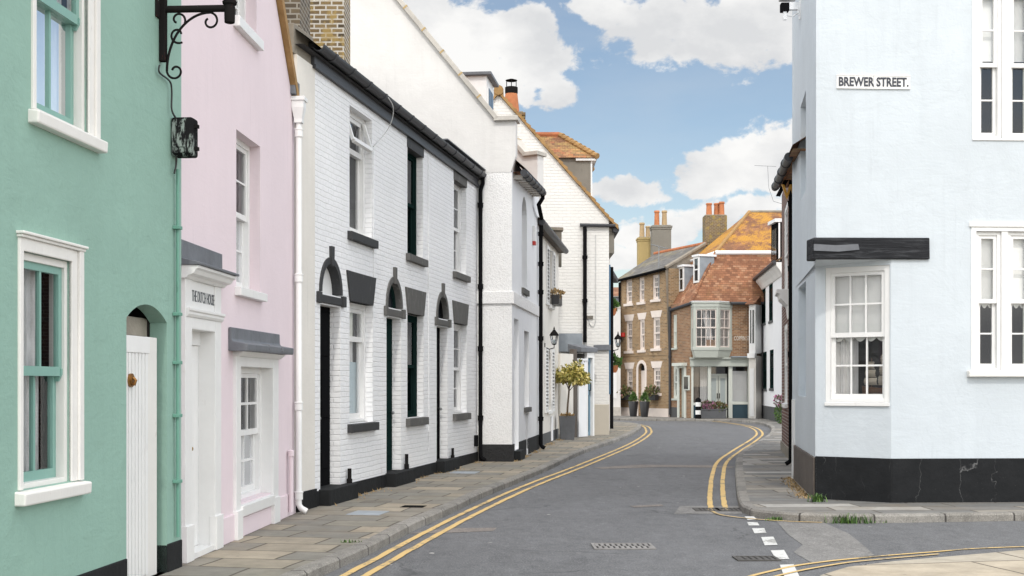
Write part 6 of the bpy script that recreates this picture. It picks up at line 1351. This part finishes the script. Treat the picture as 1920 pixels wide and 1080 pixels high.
# ================================================================== PALE BLUE CORNER HOUSE
L0 = (4.86, 22.0); U0 = (4.125, 17.36); C0 = (4.27, 18.02); Fu = Frame(U0, (11.0, 17.72)); uc1 = Fu.U(1671); C1 = Fu.pt(uc1, 0, 0); C1 = (C1.x, C1.y)
Fus = Frame(L0, U0); Fls = Frame(L0, C0); Fc = Frame(C0, C1); ZB = 3.31; ZT = 8.4
bl = thing('blue_house', 'pale blue rendered corner house with a black timber beam over its cut away corner', 'house', (5.2, 18, 0))
wl = [(Fu.U(1830), Fu.U(1878), 1.80, 3.70), (Fu.U(1890), Fu.U(1938), 1.80, 3.70)]; wu = [(Fu.U(1832), Fu.U(1879), 4.97, 7.0), (Fu.U(1891), Fu.U(1938), 4.97, 7.0)]
def span(a, b): return (a[0], b[1], a[2], a[3])
mb = MB(); wall(mb, Fu, 0, Fu.L, 0, ZT, [(0, uc1, -.01, ZB, .001), (*span(*wl), .10), (*span(*wu), .10)])
wall(mb, Fus, 0, Fus.L, ZB - .05, ZT, [(Fus.U(1501), Fus.U(1511), 4.55, 6.05, .16)])
ls = (Fls.U(1497), Fls.U(1511), 1.42, 3.20, .16); wall(mb, Fls, 0, Fls.L, .55, ZB - .05, [ls])
cw_ = (Fc.U(1547), Fc.L - .02, 1.36, 3.24, .05); wall(mb, Fc, 0, Fc.L, .58, ZB, [cw_])
mb.face([(*L0, ZB - .05), (*C0, ZB - .05), (*C1, ZB), (*U0, ZB)]); mb.box(WF, L0[0], 11, -22.2, -22.0, 0, ZT); mb.build('wall', M['blue'], bl)
fp = MB(); fp.box(Fus, Fus.U(1501), Fus.U(1511), -.22, -.16, 4.55, 6.05); fp.box(Fls, ls[0], ls[1], -.22, -.16, 1.42, 3.2); fp.build('blind_recess', M['blue'], bl)
rf = MB(); rf.slab([U0, (11, 17.72), (11, 22.2), L0], ZT, ZT + .1); rf.build('roof', M['slate'], bl)
pl = MB(); pl.box(Fc, -.0, Fc.L + .015, -.05, .022, -.12, .60); pl.box(Fu, uc1, Fu.L, -.05, .022, -.12, .60); pl.build('plinth', M['blackpl_worn'], bl, bev=.012)
MB().box(Fls, -.05, .12, -.05, .05, .0, 1.35).build('corner_board', M['white'], bl, bev=.005)
pl = MB(); pl.box(Fls, .12, Fls.L - .02, -.05, .03, -.12, .58); pl.build('side_plinth', M['timber'], bl, bev=.01)
bm_ = MB(); bm_.box(Fu, -.045, Fu.U(1741), -.30, .05, ZB, ZB + .29); bm_.build('timber_beam', M['beam'], bl, bev=.015, wobble=.012)
bp = MB(); bp.prism(Fu, [(-.04, ZB + .11), (.3, ZB + .10), (Fu.U(1608), ZB + .125), (Fu.U(1606), ZB + .20), (.25, ZB + .185), (-.04, ZB + .20)], .05, .062); bp.build('beam_patch', M['lead'], bl, wobble=.012)
w = window(bl, Fc, *cw_[:4], dep=.03, fm='white', cols=3, rt=2, rb=2, fw=.075, st=.05, bar=.024, blind=.52, scallop=True, curtain=[(-.02, .30, 'cloth'), (.34, .45, 'net')], inside_m=-.02, inside_d=.9)
MB().box(Fc, cw_[0], cw_[1], -.02, .03, cw_[2] - .05, cw_[2]).build('sill', M['white'], w, bev=.006)
for (pair, sc_) in ((wl, True), (wu, False)):
    for k, q in enumerate(pair): window(bl, Fu, *q, dep=.04, fm='white', cols=1, rt=2, rb=2, fw=.05, st=.045, bar=.022, blind=.52 if sc_ else .46, scallop=sc_)
    a, b = pair; md = MB(); md.box(Fu, a[1], b[0], -.14, .0, a[2], a[3]); md.build('mullion', M['white'], bl)
    sr = MB(); x0_, x1_ = a[0], b[1]
    sr.box(Fu, x0_ - .07, x0_, -.03, .012, a[2], a[3] + .06); sr.box(Fu, x1_, x1_ + .07, -.03, .012, a[2], a[3] + .06); sr.box(Fu, x0_, x1_, -.03, .012, a[3], a[3] + .06)
    if sc_: sr.box(Fu, x0_ - .10, x1_ + .10, -.03, .03, a[3] + .06, a[3] + .12)
    sr.build('architrave', M['white'], bl, bev=.004)
    if sc_: MB().box(Fu, x0_ - .13, x1_ + .13, -.05, .09, a[2] - .09, a[2]).build('sill', M['white_worn'], bl, bev=.015)
    else: MB().box(Fu, x0_ - .07, x1_ + .07, -.05, .02, a[2] - .03, a[2]).build('sill', M['white'], bl, bev=.006)
# street sign
u0_, u1_ = Fu.U(1568), Fu.U(1706); z0_, z1_ = Fu.Z(1637, 167), Fu.Z(1637, 141); um_ = (u0_ + u1_) / 2
t = thing('street_sign', 'white cast street name sign with raised dark letters high on the pale blue wall', 'sign', Fu.pt(um_, 0, z0_))
for a, b in ((u0_, um_ + .002), (um_ + .006, u1_)):
    s_ = MB(); s_.box(Fu, a, b, 0, .016, z0_, z1_); p_ = s_.build('plate', M['signwhite'], t, bev=.004); r_ = MB(); r_.box(Fu, a, b, .016, .022, z1_ - .012, z1_); r_.box(Fu, a, b, .016, .022, z0_, z0_ + .012); r_.build('rim', M['signwhite'], p_)
text('lettering', 'BREWER STREET.', .118, Fu, um_, .016, z0_ + .037, M['signink'], t, sq=.76, ext=.004, bold=.004)
# floodlight and wiring at the top of the corner
c = at(1472, 14, 20.5); t = thing('floodlight', 'small black floodlight on a white bracket high on the pale blue house corner', 'floodlight', c); F = Frame((c.x - .5, 20.5), (c.x + .5, 20.5))
MB().box(F, .43, .56, -.08, .05, c.z - .07, c.z + .07).build('lamp_head', M['black'], t, bev=.012); b = MB(); b.box(F, .56, .72, -.05, .04, c.z - .04, c.z + .08); b.box(F, .47, .52, -.02, .03, c.z - .20, c.z - .07); b.tube([F.pt(.5, 0, c.z - .12), F.pt(.62, .0, c.z - .14), F.pt(.78, .0, c.z - .05)], .014, 6); b.tube([F.pt(.7, .03, c.z + .05), F.pt(.70, .05, c.z - .1), F.pt(.76, .02, c.z - .22)], .012, 6); b.tube([F.pt(.74, .03, c.z + .25), F.pt(.73, .03, c.z - .2)], .02, 6); b.build('bracket', M['cool_white_r'], t)
lb_ = MB(); lb_.box(F, .40, .66, -.04, .06, c.z + .10, c.z + .22); lb_.build('sensor', M['cablewhite'], t, bev=.01)
# model ship in the corner window
us = Fc.U(1641); zs = cw_[2] + .10; t = thing('model_ship', 'old model sailing ship with three masts inside the corner window', 'model ship', Fc.pt(us, -.36, zs))
def sp3(u, n, z): return Fc.pt(us + u, -.36 + n, zs + z)
hl = MB(); K = 10; rows = []
for k in range(K + 1):
    x_ = -.30 + .60 * k / K; w_ = .075 * math.sin(math.pi * min(.97, max(.06, k / K))) ** .6; s_ = .03 * ((k / K - .5) * 2) ** 2
    rows.append([(x_, -w_, .10 + s_), (x_, -w_ * .7, .04 + s_), (x_, 0, 0), (x_, w_ * .7, .04 + s_), (x_, w_, .10 + s_)])
for a, b in zip(rows, rows[1:]):
    for i in range(4): hl.face([sp3(*a[i]), sp3(*a[i + 1]), sp3(*b[i + 1]), sp3(*b[i])])
    hl.face([sp3(*a[0]), sp3(*a[4]), sp3(*b[4]), sp3(*b[0])])
hl.build('hull', M['hull'], t); ms = MB()
for x_, h in ((-.17, .52), (.03, .62), (.20, .48)): ms.tube([sp3(x_, 0, .08), sp3(x_, 0, h)], .007, 6)
ms.tube([sp3(.28, 0, .12), sp3(.46, 0, .22)], .006, 6); ms.build('mast', M['hull'], t); sl = MB()
for x_, h in ((-.17, .50), (.03, .60), (.20, .46)):
    for k in range(3):
        z0_s = .14 + (h - .16) * k / 3; z1_s = .14 + (h - .16) * (k + .9) / 3; w0_, w1_ = .095 - .018 * k, .085 - .02 * k
        for j in range(4):
            a_, b_ = j / 4, (j + 1) / 4; f = lambda s: .03 + .035 * math.sin(math.pi * s)
            sl.face([sp3(x_ - w0_, f(a_), z0_s + (z1_s - z0_s) * a_), sp3(x_ + w0_, f(a_), z0_s + (z1_s - z0_s) * a_), sp3(x_ + w1_, f(b_), z0_s + (z1_s - z0_s) * b_), sp3(x_ - w1_, f(b_), z0_s + (z1_s - z0_s) * b_)])
sl.face([sp3(.22, 0, .44), sp3(.44, .02, .20), sp3(.25, .03, .16)]); sl.face([sp3(.24, 0.01, .36), sp3(.34, .04, .17), sp3(.24, .03, .13)]); sl.build('sail', M['sail'], t)

# ================================================================== weeds
def tuft(px, py, r, h, n_, label, mat='leafg', z=RZ, grp='weed tufts along the right kerb'):
    c = ground(px, py, z); mb = MB()
    for k in range(n_):
        a = RND.uniform(0, 6.28); q = c + Vector((RND.gauss(0, r * .5), RND.gauss(0, r * .18), 0)); hh = h * RND.uniform(.4, 1); d = Vector((math.cos(a), math.sin(a), 0)) * hh * RND.uniform(.2, .9); w_ = Vector((-math.sin(a), math.cos(a), 0)) * RND.uniform(.004, .010)
        mb.face([q - w_, q + w_, q + d * .5 + Vector((0, 0, hh * .7)) + w_ * .7, q + d + Vector((0, 0, hh)), q + d * .5 + Vector((0, 0, hh * .7)) - w_ * .7])
    return tag(mb.build('weed_tuft', M[mat], org=c), label, 'weed', grp)
for a in ((1596, 980.5, .26, .13, 260, 'largest green weed clump in the gutter of the right kerb'), (1690, 979, .14, .09, 90, 'middling green weed clump in the gutter right of the largest one'), (1726, 978.5, .12, .05, 50, 'sparse weeds in the gutter between two clumps on the right'), (1823, 975.5, .10, .07, 50, 'small weed clump in the gutter left of a pale kerb stone'), (1865, 974, .16, .09, 90, 'weed clump in the gutter nearest the right edge'), (1457, 976, .13, .06, 70, 'small green weed clump at the rounded end of the kerb'), (1640, 980, .2, .05, 70, 'thin scatter of weeds in the kerb gutter beside the largest clump')): tuft(*a)
tuft(1532, 941, .10, .13, 120, 'tuft of green grass at the foot of the pale blue house corner', z=0, grp=None)
tuft(659, 1019, .10, .05, 40, 'tiny weed growing in a joint of the left kerb', z=-.01, grp=None)
mb = MB()
for k in range(900):
    s_ = RND.random() ** .8; y = 16.2 + s_ * 22; q = (Ft.pt((y - 16.13) * YK, .05 + abs(RND.gauss(0, .05)) + (.17 if RND.random() < .1 else 0), .0) if y < 26.6 else Frs.pt((y - 26.75), .05 + abs(RND.gauss(0, .06)), 0) if y < 32 else Fk.pt(y - 33.0, .06 + abs(RND.gauss(0, .12)), 0))
    if mnoise.noise(q * 1.3) < -.05: continue
    a = RND.uniform(0, 6.28); h = RND.uniform(.01, .06); w_ = RND.uniform(.006, .02); mb.face([q, q + Vector((w_, 0, .004)), q + Vector((math.cos(a) * h, math.sin(a) * h, h * .8))])
for k in range(420):
    q = Fls.pt(Fls.L * RND.random(), .06 + abs(RND.gauss(0, .09)), 0); a = RND.uniform(0, 6.28); h = RND.uniform(.01, .06); mb.face([q, q + Vector((.015, 0, .004)), q + Vector((math.cos(a) * h, math.sin(a) * h, h * .8))])
tag(mb.build('dry_weeds', M['straw']), 'dry straw coloured weeds and litter along the wall foot', 'weeds', kind='stuff')

# ================================================================== sky, sun, camera
LS = Vector((-.015, -.66, .745)).normalized(); elev = math.asin(LS.z)
sun = bpy.data.lights.new('sun', 'SUN'); sun.energy = 1.55; sun.angle = rad(3.0); sun.color = (1, .955, .89)
so = bpy.data.objects.new('sun', sun); COL.objects.link(so); so.rotation_euler = LS.to_track_quat('Z', 'Y').to_euler(); so.location = (0, -20, 40)
W = bpy.data.worlds.new('World'); S.world = W; W.use_nodes = True; nt = W.node_tree; g = G(nt); bg = nt.nodes['Background']
sky = g.n('ShaderNodeTexSky', sky_type='NISHITA', sun_disc=False, sun_elevation=elev, sun_rotation=math.atan2(LS.x, LS.y), air_density=1.0, dust_density=.6, ozone_density=1.4)
dirv = g.n('ShaderNodeTexCoord').outputs['Generated']
dn = g.vm('NORMALIZE', dirv, (0, 0, 0))
warp = g.n('ShaderNodeTexNoise', {'Vector': dn, 'Scale': 9.0, 'Detail': 6, 'Roughness': .6}).outputs[1]
dw = g.vm('ADD', dn, g.scale(g.vm('SUBTRACT', warp, (.5, .5, .5)), (.075, .075, .06)))
CL = [(880, 70, 135, 75), (800, 30, 110, 70), (985, 130, 100, 58), (1045, 165, 60, 35), (990, 55, 50, 38), (1150, 20, 85, 40), (1290, 50, 160, 78), (1420, 45, 130, 80), (1230, 85, 60, 36), (1410, 325, 125, 52), (1475, 280, 90, 62), (1340, 345, 60, 26), (1180, 362, 100, 30), (1130, 360, 60, 26), (1205, 438, 100, 34), (1290, 420, 50, 22), (1380, 400, 120, 26), (1130, 470, 90, 30), (700, 60, 160, 70), (1500, 440, 200, 50)]
acc = None
for (px, py, rx, ry) in CL:
    c = Vector(((px - 960) / FPX, 1, -(py - HZ) / FPX)).normalized()
    dv = g.scale(g.vm('SUBTRACT', dw, tuple(c)), (FPX / rx * 1.0, 1.0 / .5, FPX / ry * 1.0))
    v = g.math('SUBTRACT', 1.0, g.vm('LENGTH', dv, (0, 0, 0)))
    acc = v if acc is None else g.n('ShaderNodeMath', {0: acc, 1: v, 2: .25}, operation='SMOOTH_MAX').outputs[0]
fine = g.noise(g.scale(dn, (1, 1, 1.4)), 26, 9, .62, .2); med = g.noise(g.scale(dn, (1, 1, 1.5)), 11, 4, .55)
den = g.math('ADD', acc, g.math('ADD', g.math('MULTIPLY', g.math('SUBTRACT', fine, .5), 2.1), g.math('MULTIPLY', g.math('SUBTRACT', med, .5), .6)))
m1 = g.ramp(g.math('ADD', g.math('MULTIPLY', den, .5), .5), [(.515, (0,)*3), (.66, (1,)*3)], 'EASE')
# unseen broken cloud behind and beside the camera, added for soft fill light
gen = g.noise(g.scale(dn, (1, 1, 2.0)), 2.6, 8, .6); sy = g.n('ShaderNodeSeparateXYZ', {0: dn}).outputs[1]
back = g.ramp(sy, [(.45, (1,)*3), (.8, (0,)*3)]); fill_mask0 = g.math('MAXIMUM', back, g.ramp(g.n('ShaderNodeSeparateXYZ', {0: dn}).outputs[0], [(.42, (0,)*3), (.72, (1,)*3)])); m2 = g.math('MULTIPLY', g.ramp(gen, [(.36, (0,)*3), (.52, (1,)*3)]), fill_mask0)
msk = g.math('MAXIMUM', m1, m2)
shade = g.noise(g.vm('ADD', g.scale(dn, (1, 1, 1.6)), (0, 0, .03)), 13, 6, .55)
ccol = g.mix(g.ramp(shade, [(.36, (0,)*3), (.62, (1,)*3)]), (.76, .77, .785), (1.02, 1.015, 1.0))
veil = g.ramp(g.noise(g.scale(dn, (1, 1, 3)), 5, 5, .6), [(.45, (.0,)*3), (.8, (.22,)*3)])
skyc = g.vm('MULTIPLY', sky.outputs[0], (.105, .105, .105))
skyc = g.mix(1.0, skyc, (1.36, 1.27, 1.17), 'MULTIPLY')
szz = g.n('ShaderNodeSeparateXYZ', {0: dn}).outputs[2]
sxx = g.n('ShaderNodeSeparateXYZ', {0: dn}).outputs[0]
fill_mask = g.math('MAXIMUM', g.math('MAXIMUM', back, g.ramp(sxx, [(.42, (0,)*3), (.72, (1,)*3)])), g.ramp(szz, [(.36, (0,)*3), (.62, (1,)*3)]))
fill_gain = g.mix(fill_mask, (1, 1, 1), (2.55, 2.51, 2.45))  # unseen sky behind, beside and overhead brightened to fill the left facades
skyc = g.mix(veil, skyc, (.72, .76, .80))
g.put(bg.inputs['Color'], g.mix(1.0, g.mix(msk, skyc, ccol), fill_gain, 'MULTIPLY')); bg.inputs['Strength'].default_value = 1.0

cam = bpy.data.cameras.new('camera'); cam.sensor_width = 36; cam.lens = FPX / 1920 * 36; cam.shift_y = (HZ - 540) / 1920; cam.clip_end = 5000; cam.clip_start = .1
co = bpy.data.objects.new('camera', cam); COL.objects.link(co); co.location = (0, 0, EYE); co.rotation_euler = (rad(90), 0, 0); S.camera = co
S.view_settings.view_transform = 'Standard'; S.view_settings.look = 'None'; S.view_settings.exposure = -.06; S.view_settings.gamma = 1
S.render.resolution_x, S.render.resolution_y = 1024, 576
S.cycles.max_bounces = 6; S.cycles.diffuse_bounces = 3; S.cycles.glossy_bounces = 3; S.cycles.transparent_max_bounces = 12
S.cycles.sample_clamp_indirect = 6
